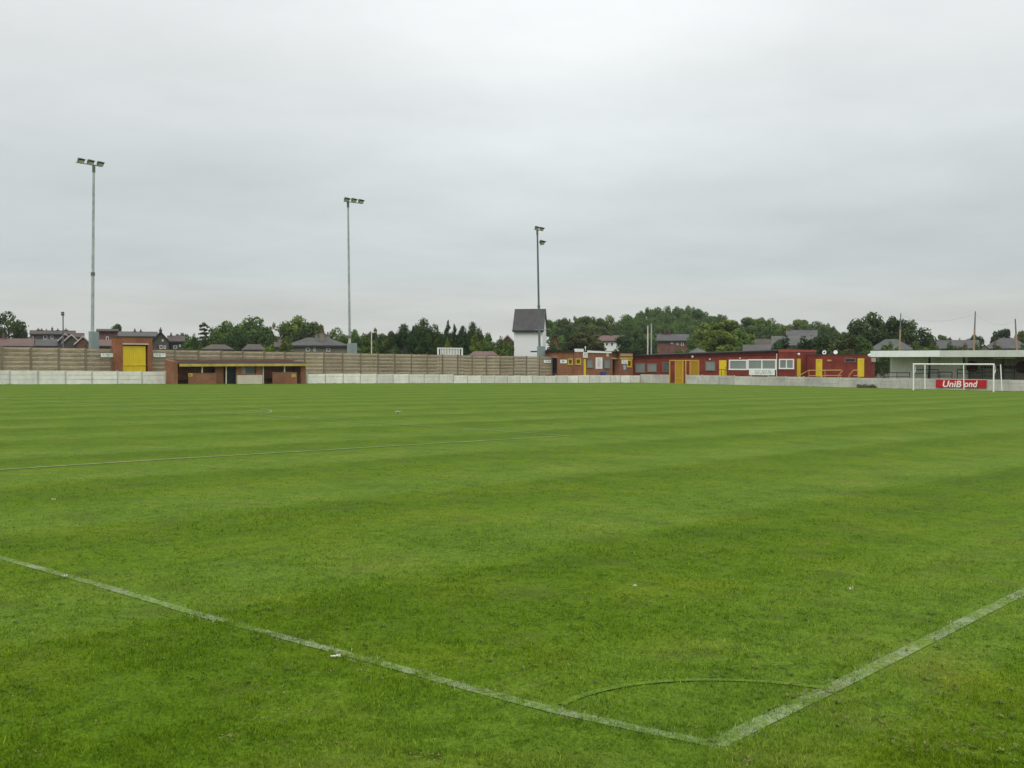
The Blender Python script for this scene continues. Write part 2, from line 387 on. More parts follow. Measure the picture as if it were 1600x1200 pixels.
# ------------------------------------------------------------------ pitch markings
def strip(name, pts, width, mat='line_chalk', lift=.004):
    P = np.array([(p[0], p[1]) for p in pts], float); Q = [P[0]]
    for a, b in zip(P[:-1], P[1:]):
        n = max(1, int(np.linalg.norm(b-a)/1.0)); Q += [a+(b-a)*(k+1)/n for k in range(n)]
    Q = np.array(Q); T = np.gradient(Q, axis=0); T /= np.linalg.norm(T, axis=1)[:, None]; Nn = np.stack([-T[:, 1], T[:, 0]], 1)
    vs = []
    for q, n in zip(Q, Nn):
        for sgn in (-1, 1):
            r = q+n*sgn*width/2; vs.append((r[0], r[1], Hf(*r)+lift))
    o = MB().add(vs, [(2*i, 2*i+2, 2*i+3, 2*i+1) for i in range(len(Q)-1)]).build(name, mat)
    tag(o, kind='structure'); return Q
PL, PW = 98.25, 68.38
YM = PW/2 - 20.16
touch = [onG(u, v) for u, v in ((1118, 1164), (1210, 1119), (1300, 1076), (1380, 1036), (1450, 1001), (1520, 965), (1600, 925))] + [(12, .03, 0), (40, 0, 0), (PL, 0, 0)]
goal_l = [onG(u, v) for u, v in ((1118, 1164), (1000, 1140), (860, 1109.5), (730, 1075), (600, 1038), (450, 998), (300, 957.5), (150, 913), (0, 871.5))] + [(0, 14, 0), (0, PW, 0)]
LINES = [('touchline', strip('touchline', touch, .095), .105), ('goal_line', strip('goal_line', goal_l, .08), .10)]
q_ = np.array([onG(u, v)[:2] for u, v in ((868, 1106), (910, 1090), (957, 1076), (1016, 1067), (1085, 1063), (1188, 1066), (1276, 1075))])
rp = np.polyfit(np.arctan2(q_[:, 1], q_[:, 0]), np.hypot(q_[:, 0], q_[:, 1]), 2)
arc = [(np.polyval(rp, a)*math.cos(a), np.polyval(rp, a)*math.sin(a)) for a in np.linspace(.02, PI/2-.02, 28)]
LINES.append(('corner_arc', strip('corner_arc', arc, .045, 'line_faint', lift=.006), .045))
LINES.append(('penalty_area_line', strip('penalty_area_line', [(0.4, YM-.05), (5.5, YM+.1), (16.5, YM), (16.55, YM+6), (16.5, PW-YM)], .10, 'line_far', lift=.008), .16))
strip('penalty_arc', [(11+9.15*math.cos(a), PW/2+9.15*math.sin(a)) for a in np.linspace(-.92, .92, 40)], .06, 'line_far', lift=.012)
strip('far_goal_line', [(PL, 0.3), (PL, PW)], .08, lift=.008)

# ------------------------------------------------------------------ grass blades near the camera
rng = np.random.default_rng(5)
def blades(n_in, n_out, r0, r1, r2, half):
    a = np.concatenate([np.sqrt(rng.uniform(r0**2, r1**2, n_in)), r1*np.exp(rng.uniform(0, math.log(r2/r1), n_out))])
    th = YAW + rng.uniform(-half, half, a.size)
    return np.stack([CAM[0]+a*np.cos(th), CAM[1]+a*np.sin(th)], 1), a
WV = np.random.default_rng(77); WK = WV.normal(0, 1, (14, 2)); WP = WV.uniform(0, 2*PI, 14)
def wavy(P, f):
    """smooth random field, about -1..1, feature size about 2/f metres"""
    return sum(np.sin(P@(k*f)+p_) for k, p_ in zip(WK, WP))/math.sqrt(14)*1.2
def make_blades(P, r, hmul=1.0):
    n = len(P); z = H(P[:, 0], P[:, 1]) - .003
    clump = np.clip(.55*wavy(P, 2.2)+.6*wavy(P, 11.0)+.35*wavy(P, 31.0), -1.6, 2.2)      # taller and shorter tufts
    h = rng.gamma(6, 1/6, n)*(.0150+.0050*clump)*hmul*np.clip(1.05-.035*(r-4), .35, 1)
    wd = rng.uniform(.0016, .0034, n)*(1+.14*np.clip(r-4, 0, 40))
    az = rng.uniform(0, 2*PI, n); ln = rng.uniform(.1, 1.15, n)*h
    B = np.stack([P[:, 0], P[:, 1], z], 1); s = np.stack([np.sin(az+rng.normal(0, .6, n))*wd, -np.cos(az)*wd, np.zeros(n)], 1)
    tip = B + np.stack([np.cos(az)*ln, np.sin(az)*ln, h], 1)
    V = np.stack([B-s, B+s, tip], 1)
    tint = np.clip(rng.normal(.45, .2, n), 0, .9); dry = rng.random(n) < .035; tint[dry] = 1.0
    return V, tint
P, r = blades(260000, 560000, 2.0, 5.0, 26.0, math.radians(33))
kp = rng.random(len(P)) > np.clip((r-8)/18, 0, 1)**.8; P, r = P[kp], r[kp]
def dist_to(Q, P):
    d = np.full(len(P), 9.0)
    for a, b in zip(Q[:-1], Q[1:]):
        a, b = a[:2], b[:2]; ab = b-a; t_ = np.clip(((P-a)@ab)/max(ab@ab, 1e-9), 0, 1); d = np.minimum(d, np.linalg.norm(P-(a+t_[:, None]*ab), axis=1))
    return d
used = np.zeros(len(P), bool)
for nm, Q, wid in LINES:
    Qn = Q[np.hypot(Q[:, 0]-CAM[0], Q[:, 1]-CAM[1]) < 40]
    if nm.startswith('penalty'): used |= dist_to(Qn, P) < wid*.7; continue
    m_ = (dist_to(Qn, P) < (wid/2)*np.clip(1.0+.42*rng.normal(size=len(P))+.25*wavy(P, 9.0), .1, 2.2)) & ~used & (rng.random(len(P)) < (.34 if nm == 'corner_arc' else .80)); used |= m_
    V, tn = make_blades(P[m_], r[m_], .8); tn = np.clip(tn+.12*wavy(P[m_], 5.0)+(-.06 if nm != 'corner_arc' else -.04), 0, .95)
    tag(np_mesh(nm+'_chalked_grass', V, 3, 'chalked_blade', tn), kind='stuff')
bare = .6*wavy(P, 1.6)+.8*wavy(P+5, 8.0)+.4*wavy(P+9, 25.0)
keep = ~used & (rng.random(len(P)) > np.clip((bare-1.0)*.7, 0, .7))
V, tn = make_blades(P[keep], r[keep])
tag(np_mesh('grass', V, 3, 'grass_blade', tn), 'short mown green turf with yellowish and worn patches', 'grass', kind='stuff')

# low broad-leaved weeds and dead thatch in the near turf
Pn, rn = blades(900, 700, 2.6, 6.0, 15.0, math.radians(30)); sel = wavy(Pn, 1.3) > .1; Pn, rn = Pn[sel], rn[sel]
VV, TT = [], []
for (x, y) in Pn:
    k = rng.integers(4, 8); z = Hf(x, y); tn = rng.uniform(.1, .75); sz = rng.uniform(.010, .022)
    for i in range(k):
        a = 2*PI*i/k+rng.normal(0, .3); l = sz*rng.uniform(.7, 1.3); hz = rng.uniform(.004, .014); ca, sa = math.cos(a), math.sin(a); w_ = l*.32
        VV.append([(x, y, z+.006), (x+ca*l*.55-sa*w_, y+sa*l*.55+ca*w_, z+hz+.006), (x+ca*l, y+sa*l, z+hz), (x+ca*l*.55+sa*w_, y+sa*l*.55-ca*w_, z+hz+.004)]); TT.append(tn)
tag(np_mesh('turf_weeds', np.array(VV), 4, 'leaf_light', np.array(TT)), kind='stuff')
Pn, rn = blades(9000, 7000, 2.4, 6.0, 16.0, math.radians(32)); sel = (.6*wavy(Pn, 1.6)+.8*wavy(Pn+5, 8.0)) > .55; Pn = Pn[sel]; n = len(Pn)
az = rng.uniform(0, 2*PI, n); l = rng.uniform(.012, .04, n); wv = rng.uniform(.0012, .003, n); zz = H(Pn[:, 0], Pn[:, 1])+rng.uniform(.004, .013, n)
c0 = np.stack([Pn[:, 0], Pn[:, 1], zz], 1); dv = np.stack([np.cos(az)*l, np.sin(az)*l, rng.normal(0, .004, n)], 1); sv = np.stack([-np.sin(az)*wv, np.cos(az)*wv, np.zeros(n)], 1)
tag(np_mesh('dead_grass', np.stack([c0-sv, c0+sv, c0+dv], 1), 3, 'thatch'), kind='stuff')

# scraps lying on the turf
def scrap(u, v, sx, sz, seed, label, mat='paper'):
    q = onG(u, v); rr = random.Random(seed); m = MB(); n = 7; vs = []
    for i in range(n):
        for j in range(4):
            x = (i/(n-1)-.5)*sx; y = (j/3-.5)*sx*.38
            vs.append((q[0]+x*RT[0]+y*FW[0]+rr.uniform(-.1, .1)*sx*.3, q[1]+x*RT[1]+y*FW[1]+rr.uniform(-.1, .1)*sx*.3, q[2]+.012+abs(rr.gauss(0, 1))*sz))
    m.add(vs, [(i*4+j, (i+1)*4+j, (i+1)*4+j+1, i*4+j+1) for i in range(n-1) for j in range(3)])
    o = m.build('paper_scrap', mat, loc=(q[0], q[1], q[2])); tag(o, label, 'litter', 'paper scraps on the grass'); return o
scrap(524, 1029, .055, .006, 3, 'largest crumpled pale paper scrap, lying beside the near left white line')
scrap(101, 904, .04, .009, 5, 'small pale scrap beside the white line near the left edge')
scrap(992, 919, .03, .012, 7, 'tiny white scrap alone on open turf, right of centre')
scrap(1330, 924, .035, .012, 9, 'tiny white scrap on turf inside the right hand touchline')
scrap(622, 646, .2, .06, 11, 'distant pale scrap near the penalty area line')
scrap(84, 783, .045, .012, 13, 'small white scrap on the turf at the far left')

# ------------------------------------------------------------------ low white wall round the pitch
def wall_run(name, label, axis, c, start, end, bay, mat, h0, gap=None, group='white concrete panel walls round the pitch', seed=1):
    rr = random.Random(seed)
    n = max(1, round(abs(end-start)/bay)); step = (end-start)/n
    P0 = (start, c) if axis == 'x' else (c, start)
    root = thing(name, (P0[0], P0[1], Hf(*P0)), label, 'wall', group)
    lvl = 0.0
    for k in range(n+1):
        s0 = start+step*k; q = (s0, c) if axis == 'x' else (c, s0); z = Hf(*q)
        pm = MB()
        if axis == 'x': pm.box(s0-.045, s0+.045, c-.045, c+.05, z-.25, z+h0+.03+rr.uniform(0, .03))
        else: pm.box(c-.045, c+.05, s0-.045, s0+.045, z-.25, z+h0+.03+rr.uniform(0, .05))
        pm.build('post', 'wall_post', root)
        if k == n: break
        if rr.random() < .25: lvl = rr.choice((-.05, 0, .0, .05))
        e0, e1 = s0+math.copysign(.062, step), s0+step-math.copysign(.062, step)
        qa = (e0, c) if axis == 'x' else (c, e0); qb = (e1, c) if axis == 'x' else (c, e1)
        za, zb = Hf(*qa), Hf(*qb); zm = (za+zb)/2; pn = MB(); rows = 3; rh = (h0+lvl)/rows; t1 = .6 if mat == 'end_wall_grey' else .75
        for r_ in range(rows):
            a0 = -.2 if r_ == 0 else r_*rh+.03; a1 = (r_+1)*rh-.008; o_ = rr.uniform(-.022, .008)
            sk = rr.uniform(-.008, .008)
            lo = (e0, e1)
            if axis == 'x':
                pn.hexa([(min(lo), c-.03+o_, zm+a0), (max(lo), c-.03+o_+sk, zm+a0), (max(lo), c+.03, zm+a0), (min(lo), c+.03, zm+a0)],
                        [(min(lo), c-.03+o_, zm+a1), (max(lo), c-.03+o_+sk, zm+a1+sk), (max(lo), c+.03, zm+a1+sk), (min(lo), c+.03, zm+a1)])
            else:
                pn.hexa([(c-.03+o_, min(lo), zm+a0), (c+.03, min(lo), zm+a0), (c+.03, max(lo), zm+a0), (c-.03+o_+sk, max(lo), zm+a0)],
                        [(c-.03+o_, min(lo), zm+a1), (c+.03, min(lo), zm+a1), (c+.03, max(lo), zm+a1+sk), (c-.03+o_+sk, max(lo), zm+a1+sk)])
        if axis == 'x': pn.box(e0, e1, c+.004, c+.024, zm-.2, zm+h0+lvl-.03)
        else: pn.box(c-.012, c+.024, e0, e1, zm-.2, zm+h0+lvl-.03)
        pn.build('panel', mat, root)
    return root
YW, XE = 76.02, 107.7
xd0, xd1 = 42.25, 55.35
wall_run('low_wall', 'low white concrete panel wall left of the team dugouts', 'x', YW, xd0-.15, 11.3, 2.05, 'wall_white', .98, seed=2)
wall_run('low_wall', 'long low white concrete panel wall between dugouts and far pitch corner', 'x', YW, xd1+.75, XE-.1, 2.05, 'wall_white', .85, seed=3)
yc0, yc1 = onX(1046.5, 580, XE)[1], onX(1071.5, 580, XE)[1]
wall_run('low_wall', 'short low concrete wall between far pitch corner and yellow cage', 'y', XE, YW-.12, yc0+.12, 2.1, 'end_wall_grey', 1.0, seed=4)
wall_run('low_wall', 'long grey low concrete panel wall behind the goal, right of yellow cage', 'y', XE, yc1-.12, 8.0, 2.15, 'end_wall_grey', 1.06, seed=5)

# longer untrimmed grass along the foot of the walls, the dugouts and the goal
fr = np.random.default_rng(9); segs = [((12, YW-.09), (XE, YW-.09), 75), ((XE-.09, YW), (XE-.09, 10), 75), ((42.6, 74.72), (55.4, 74.72), 70), ((PL-.1, PW/2+3.5), (PL+.1, PW/2+3.8), 250), ((PL-.1, PW/2-3.8), (PL+.1, PW/2-3.5), 250)]
FV, FT = [], []
for a, b, dn in segs:
    a = np.array(a, float); b = np.array(b, float); n = int(np.linalg.norm(b-a)*dn); q = a+(b-a)*fr.random(n)[:, None]+fr.normal(0, .05, (n, 2))
    hh = np.clip(.035+.05*np.clip(wavy(q, .9)+.6*wavy(q, 3.5), -.6, 2), .012, .2)*fr.uniform(.4, 1.3, n); az = fr.uniform(0, 2*PI, n); z = H(q[:, 0], q[:, 1])-.003
    B = np.stack([q[:, 0], q[:, 1], z], 1); sd = np.stack([np.sin(az)*.007, np.cos(az)*.007, np.zeros(n)], 1)
    FV.append(np.stack([B-sd, B+sd, B+np.stack([np.cos(az)*hh*.5, np.sin(az)*hh*.5, hh], 1)], 1)); FT.append(np.clip(fr.normal(.5, .25, n), 0, 1))
tag(np_mesh('long_grass', np.concatenate(FV), 3, 'grass_blade', np.concatenate(FT)), kind='stuff')

# ------------------------------------------------------------------ tall concrete fence
YF = 82.0
def fence_run(label, x0, x1, bay, seed):
    rr = random.Random(seed); n = max(1, round((x1-x0)/bay)); st = (x1-x0)/n
    root = thing('panel_fence', (x0, YF, Hf(x0, YF)), label, 'fence', 'tall brown concrete panel fences')
    for k in range(n+1):
        x = x0+st*k; h = 2.74 + (x-31)/64*.30; z = Hf(x, YF)
        MB().box(x-.07, x+.07, YF-.10, YF+.06, z-.3, z+h+.04).build('post', 'fence_post', root)
        if k == n: break
        xa, xb = x+.073, x+st-.073; xm = x+st/2; z = Hf(xm, YF); h = 2.74+(xm-31)/64*.30; pn = MB(); rows = 8; rh = h/rows
        for r_ in range(rows):
            o_ = rr.uniform(-.012, .012); a0 = z+(-.2 if r_ == 0 else r_*rh+.02); a1 = z+(r_+1)*rh-.012; ym = YF-.035+o_
            # rock-faced boards: belly outwards, chamfered edges
            pn.hexa([(xa, ym, a0), (xb, ym, a0), (xb, YF+.04, a0), (xa, YF+.04, a0)], [(xa, ym, a1), (xb, ym, a1), (xb, YF+.04, a1), (xa, YF+.04, a1)])
            nseg = 6; q = []
            for i in range(nseg+1):
                xx = xa+.03+(xb-xa-.06)*i/nseg; q.append((xx, ym-.012-rr.uniform(0, .035), (a0+a1)/2 + rr.uniform(-.04, .04)))
            lowz = max(a0, z-.02)+.03; vs = [(p[0], ym-.002, lowz) for p in q]+q+[(p[0], ym-.002, a1-.03) for p in q]; m_ = nseg+1
            pn.add(vs, [(j*m_+i, j*m_+i+1, (j+1)*m_+i+1, (j+1)*m_+i) for j in range(2) for i in range(nseg)])
        pn.build('panel', 'fence_concrete', root)
    return root
gx0, gx1 = onY(180.3, 560, YF-.55)[0], onY(238.3, 560, YF-.55)[0]
xfe = onY(862.5, 560, YF)[0]
fence_run('tall brown concrete panel fence left of the brick gateway', 14.0, gx0-.08, 2.3, 11)
fence_run('tall brown concrete panel fence running right from the gateway behind the dugouts', gx1+.08, xfe-.12, 2.33, 12)

# brick gateway with yellow doors
zt = onY(208, 527, YF-.55)[2]; zg = Hf((gx0+gx1)/2, YF)
G = thing('brick_gateway', ((gx0+gx1)/2, YF, zg), 'tall red brick gateway with yellow double doors in the brown fence', 'gateway')
dx0, dx1 = onY(192, 560, YF-.55)[0], onY(231.5, 560, YF-.55)[0]; zl = onY(210, 537.5, YF-.55)[2]
MB().box(gx0, dx0, YF-.55, YF+.05, zg-.2, zl+.08).build('pillar', 'red_brick', G)
MB().box(dx1, gx1, YF-.55, YF+.05, zg-.2, zl+.08).build('pillar', 'red_brick', G)
MB().box(gx0, gx1, YF-.55, YF+.05, zl+.083, zt).build('header', 'red_brick', G)
MB().box(gx0-.05, gx1+.05, YF-.6, YF+.1, zt+.002, zt+.07).build('coping', 'stone_dark', G)
MB().box(dx0-.03, dx1+.02, YF-.60, YF-.46, zl-.06, zl+.07).build('lintel', 'lintel', G)
for a, b in ((dx0+.003, (dx0+dx1)/2-.16), ((dx0+dx1)/2-.14, dx1-.16)):
    d = MB(); zd = zl-.16
    d.box(a, b, YF-.42, YF-.37, zg+.03, zd)
    n_ = 6
    for i in range(n_):
        x = a+(b-a)*(i+.5)/n_; d.box(x-(b-a)/n_*.46, x+(b-a)/n_*.46, YF-.435, YF-.422, zg+.05, zd-.02)
    dd = d.build('door', 'yellow_paint', G)
    MB().box(a, b, YF-.475, YF-.437, zg+1.42, zg+1.52).build('rail', 'yellow_paint', dd)
MB().tube([((dx0+dx1)/2-.22, YF-.49, zg+.70), ((dx0+dx1)/2-.08, YF-.49, zg+.70)], .025).build('bolt', 'dark_paint', G)
MB().box(dx0-.02, dx1+.02, YF-.12, YF-.08, zg, zl).build('backing', 'opening_shade', G)  # dark sheet: shadow behind the doors painted as its colour

def marks(m, x0, x1, z0, z1, y, rows, seed, axis='x', fill=.8):
    """illegible lettering: short strokes in rows"""
    rr = random.Random(seed); rh = (z1-z0)/rows
    for r_ in range(rows):
        p_ = x0+rr.uniform(0, .1)*(x1-x0)
        while p_ < x0+(x1-x0)*rr.uniform(.8, 1):
            w_ = rh*rr.uniform(.25, .6)
            if rr.random() < fill:
                if axis == 'x': m.box(p_, min(p_+w_, x1), y-.004, y, z0+rh*(r_+.2), z0+rh*(r_+rr.uniform(.7, .9)))
                else: m.box(y-.004, y, p_, min(p_+w_, x1), z0+rh*(r_+.2), z0+rh*(r_+rr.uniform(.7, .9)))
            p_ += w_*1.25
    return m
def sign_y(u0, u1, v0, v1, Y, label, mat, ink=None, rows=2, seed=1, cat='sign', group=None, name='sign', pad=.12):
    x0, x1, z0, z1 = fy(u0, u1, v0, v1, Y); s = thing(name, ((x0+x1)/2, Y, z0), label, cat, group)
    MB().box(x0, x1, Y-.03, Y, z0, z1).build('board', mat, s)
    if ink: marks(MB(), x0+(x1-x0)*pad, x1-(x1-x0)*pad, z0+(z1-z0)*.12, z1-(z1-z0)*.1, Y-.0305, rows, seed).build('lettering', ink, s)
    return s
def sign_x(u0, u1, v0, v1, X, label, mat, ink=None, rows=2, seed=1, cat='sign', group=None, name='sign', pad=.12):
    y0, y1, z0, z1 = fx(u0, u1, v0, v1, X); s = thing(name, (X, (y0+y1)/2, z0), label, cat, group)
    MB().box(X-.03, X, y0, y1, z0, z1).build('board', mat, s)
    if ink: marks(MB(), y0+(y1-y0)*pad, y1-(y1-y0)*pad, z0+(z1-z0)*.12, z1-(z1-z0)*.1, X-.0305, rows, seed, 'y').build('lettering', ink, s)
    return s
sign_y(157.5, 177.5, 552, 558, YF-.14, 'white sign with green lettering on the fence left of the brick gateway', 'white_clean', 'sign_green', 2, 3, group='white and green fence signs')
sign_y(239.5, 258.5, 552, 558, YF-.14, 'white sign with green lettering on the fence right of the brick gateway', 'white_clean', 'sign_green', 2, 4, group='white and green fence signs')
sign_y(849.5, 860.5, 562.5, 567, YF-.14, 'small white sign at the right hand end of the brown fence', 'white_clean', 'sign_green', 1, 5, group='white and green fence signs')

# ------------------------------------------------------------------ dugouts
YD0, YD1 = 74.9, 76.2
def X_(u, Y=YD0): return onY(u, 585, Y)[0]
zg = Hf(49, YD0)
def Zd(v): return onY(375, v, YD0)[2]
D = thing('dugout', (49, YD0, zg), 'long low brick team dugouts with dark roof and yellow fascia', 'dugout')
xa, xb = X_(271), X_(477.5)
roof_back, roof_front = 1.74, Zd(568.3)
zb = zg-.25
def wallz(x0, x1, y0, y1, z1, name, mat, par): return MB().box(x0, x1, y0, y1, zb, z1).build(name, mat, par)
# side walls with sloping tops
for x0, x1 in ((xa, xa+.38), (X_(470), xb)):
    zt0, zt1 = (roof_front+.05, roof_back-.06) if x0 > 50 else (roof_front+.20, roof_back)
    MB().hexa([(x0, YD0, zb), (x1, YD0, zb), (x1, YD1, zb), (x0, YD1, zb)], [(x0, YD0, zt0), (x1, YD0, zt0), (x1, YD1, zt1), (x0, YD1, zt1)]).build('end_wall', 'dugout_brick', D)
wallz(xa+.383, X_(470)-.003, YD1-.22, YD1, roof_back-.06, 'rear_wall', 'dugout_brick', D)
# roof slab: dark sheet rising to the back with red edge
def slab(x0, x1, y0, y1, z0, z1, th): return MB().hexa([(x0, y0, z0-th), (x1, y0, z0-th), (x1, y1, z1-th), (x0, y1, z1-th)], [(x0, y0, z0), (x1, y0, z0), (x1, y1, z1), (x0, y1, z1)])
rf = slab(xa+.40, xb+.05, YD0-.25, YD1+.1, roof_front+.02, roof_back-.05, .06).build('roof', 'roof_felt', D)
MB().box(xa+.39, xb+.10, YD1+.0, YD1+.14, roof_back-.045, roof_back+.03).build('roof_edge', 'red_edge', rf)
MB().box(xa+.38, xb+.12, YD0-.31, YD0-.253, Zd(572.2), roof_front).build('fascia', 'yellow_dirty', D)
for p0, p1 in ((352.6, 353.5), (410.5, 411.8)):
    MB().box(X_(p0), X_(p0)+.08, YD0-.05, YD0+.06, zb, Zd(572)).build('jamb', 'cream_paint', D)
MB().box(X_(339), X_(352.4), YD0+.25, YD0+.36, zb, Zd(572)).build('partition', 'dugout_brick', D)
MB().box(X_(353.8), X_(369), YD0+.14, YD0+.20, zb, Zd(572)).build('door', 'opening_shade', D)  # open doorway: its shade is painted on this near-black sheet
wallz(X_(369.2), X_(377.5), YD0, YD0+.24, Zd(572), 'pillar', 'dugout_brick', D)
wallz(X_(400.5), X_(409), YD0, YD0+.24, Zd(572), 'pillar', 'dugout_brick', D)
wallz(X_(377.6), X_(400.4), YD0+.05, YD0+.24, Zd(584.5), 'sill_wall', 'dugout_brick', D)
ww = MB().box(X_(378), X_(400.3), YD0+.12, YD0+.16, Zd(584.2), Zd(573)).build('window', 'stone_light', D)
MB().box(X_(385), X_(400), YD0+.108, YD0+.118, Zd(583.5), Zd(573.5)).build('pane', 'pane_grey', ww)
wallz(X_(369.4), X_(408.5), YD0-.16, YD0-.004, Zd(586.2), 'white_wall', 'cream_paint', D)
for a, b, pu in ((293.5, 336.5, 315), (424.8, 462.8, 443.6)):
    bw = wallz(X_(a), X_(b), YD0-.14, YD0-.02, Zd(583.2), 'front_wall', 'dugout_brick', D)
    MB().box(X_(a)-.02, X_(b)+.02, YD0-.16, YD0, Zd(583.1), Zd(582.2)).build('coping', 'stone', bw)
    MB().box(X_(pu)-.045, X_(pu)+.045, YD0-.12, YD0-.03, Zd(582.1), Zd(572)).build('roof_post', 'cream_paint', D)
for a, b in ((279, 351), (413, 469)):
    bn = MB().box(X_(a), X_(b), YD0+.75, YD0+1.1, zg+.42, zg+.47).build('bench', 'stone', D)
sign_y(294.3, 300.5, 583.3, 588.3, YD0-.145, 'yellow notice on the left dugout front wall', 'sign_yellow', 'ink', 2, 8, 'notice', 'yellow notices on the dugouts', 'notice')
sign_y(455.8, 462, 584.2, 589.2, YD0-.145, 'yellow notice on the right dugout front wall', 'sign_yellow', 'ink', 2, 9, 'notice', 'yellow notices on the dugouts', 'notice')

# ------------------------------------------------------------------ floodlight masts
def lamp_head(center, size, tilt, parent, turn):
    """box floodlight: tapered housing, glass front that looks down on the pitch"""
    s = size; M = Matrix.Translation(Vector(center)) @ Matrix.Rotation(turn, 4, 'Z') @ Matrix.Rotation(tilt, 4, 'X')
    f0 = [(-s*.5, -s*.26, -s*.36), (s*.5, -s*.26, -s*.36), (s*.5, -s*.26, s*.36), (-s*.5, -s*.26, s*.36)]
    b0 = [(-s*.32, s*.26, -s*.20), (s*.32, s*.26, -s*.20), (s*.32, s*.26, s*.2), (-s*.32, s*.26, s*.2)]
    h = MB().add([tuple(M @ Vector(v)) for v in f0+b0], [(0, 1, 2, 3), (7, 6, 5, 4), (4, 5, 1, 0), (5, 6, 2, 1), (6, 7, 3, 2), (7, 4, 0, 3)]).build('floodlight', 'lamp_housing', parent)
    MB().obox(M, -s*.40, s*.40, -s*.30, -s*.262, -s*.30, s*.10).build('lens', 'lamp_glass', h)
    MB().obox(M, -s*.53, s*.53, -s*.34, -s*.262, s*.30, s*.38).build('visor', 'lamp_housing', h)
    return h
def mast(ub, ut, vt, Y, label, mats, box_u, box_v, lamps, bar, r0=.15, r1=.10, extra=None):
    b = onY(ub, 557, Y); tpt = onY(ut, vt, Y); zg = Hf(b[0], Y)
    T = thing('floodlight_mast', (b[0], Y, zg), label, 'floodlight', 'floodlight masts beyond the fence')
    zs = np.linspace(0, 1, 13); pts = [(b[0]+(tpt[0]-b[0])*k, Y, zg+(tpt[2]-zg)*k) for k in zs]
    cut = 3 if mats[0] != mats[1] else 6
    rad = [r0+(r1-r0)*k for k in zs]
    MB().tube(pts[:cut+1], rad[:cut+1], 10).build('lower_pole', mats[0], T)
    MB().tube(pts[cut:], [x*.93 for x in rad[cut:]], 10).build('upper_pole', mats[1], T)
    MB().tube([pts[cut][:2]+(pts[cut][2]-.14,), pts[cut][:2]+(pts[cut][2]+.14,)], rad[cut]*1.35, 10).build('collar', 'pole_dark', T)
    MB().tube([(tpt[0], Y, tpt[2]-.55), (tpt[0], Y, tpt[2]+.05)], r1*1.25, 10).build('head_socket', 'pole_dark', T)
    x0, x1, z0, z1 = fy(box_u[0], box_u[1], box_v[0], 557, Y)
    cb = MB().box(x0+.08, x1, Y-.16, Y+.16, zg-.1, z1).build('cabinet', 'grey_box', T)
    MB().box((x0+x1)/2-.02, x1+.02, Y-.185, Y-.162, zg, z1-.06).build('cabinet_door', 'grey_box', cb)
    ba, bb = onY(bar[0], bar[1], Y), onY(bar[2], bar[3], Y)
    MB().tube([ba, bb], .055, 6).build('crossbar', 'pole_blue_grey', T)
    for (lu, lv, sz, dY) in lamps:
        c = onY(lu, lv, Y+dY); turn = math.radians(8)
        lamp_head(c, sz, math.radians(38), T, turn)
        MB().tube([(c[0], c[1], c[2]-sz*.35), (c[0], Y, c[2]-sz*.55)], .035, 6).build('bracket', 'pole_blue_grey', T)
    if extra: extra(T, b, zg)
    return T
YMST = 84.0
mast(143.5, 146.5, 259, YMST, 'tall flaking pale floodlight mast with three lamps, leftmost, beside the gateway', ('pole_blue_grey', 'pole_blue_grey'), (138.5, 153), (518, 0),
     [(125.8, 250, .58, 0), (140.8, 252.3, .58, 0), (156, 255, .58, 0)], (119, 253.5, 159.5, 260))
def ex2(T, b, zg): MB().tube([(b[0]-.1, YMST-.2, zg+3.5), (b[0]+1.1, YMST-.25, zg+3.75)], .05, 6).build('small_arm', 'grey_box', T)
mast(547, 543.8, 315.5, YMST, 'tall floodlight mast with three lamps, cream below and grey above, middle of the three', ('pole_cream', 'pole_blue_grey'), (543, 556), (536, 0),
     [(541.5, 311, .62, 0), (552.5, 312.2, .62, 0), (563.5, 313.8, .62, 0)], (537, 314.5, 567.5, 318))
Y3 = 83.1
def ex3(T, b, zg):
    q0, q1 = onY(836, 515.5, Y3), onY(855, 515, Y3); MB().tube([q0, q1], .055, 6).build('cross_arm', 'grey_box', T)
    MB().tube([(q1[0]-.1, Y3, q1[2]), (onY(850.5, 487, Y3)[0], Y3, onY(850, 487, Y3)[2])], .02, 5).build('stay_wire', 'wire', T)
mast(844, 839.6, 360, Y3, 'dark grey floodlight mast in front of the white house, one lamp below two', ('pole_dark', 'pole_dark'), (840, 850), (541, 0),
     [(838.6, 355.5, .62, 0), (846.2, 357, .62, 0), (846.8, 378, .78, -.25)], (834.5, 358.5, 848.5, 360.5), .15, .11, ex3)
# small distant mast
b = at(98.5, 547, 150); tp = at(98.5, 487, 150); zg = Hf(b[0], b[1])
T = thing('floodlight_mast', (b[0], b[1], zg), 'small thin distant floodlight pole rising before the left hand houses', 'floodlight')
MB().tube([(b[0], b[1], zg), (tp[0], tp[1], tp[2])], [.13, .08], 8).build('pole', 'pole_dark', T)
for vv in (488.5, 491.5):
    c = at(98.3, vv, 149.6); lamp_head(c, .42, math.radians(40), T, math.radians(-50))

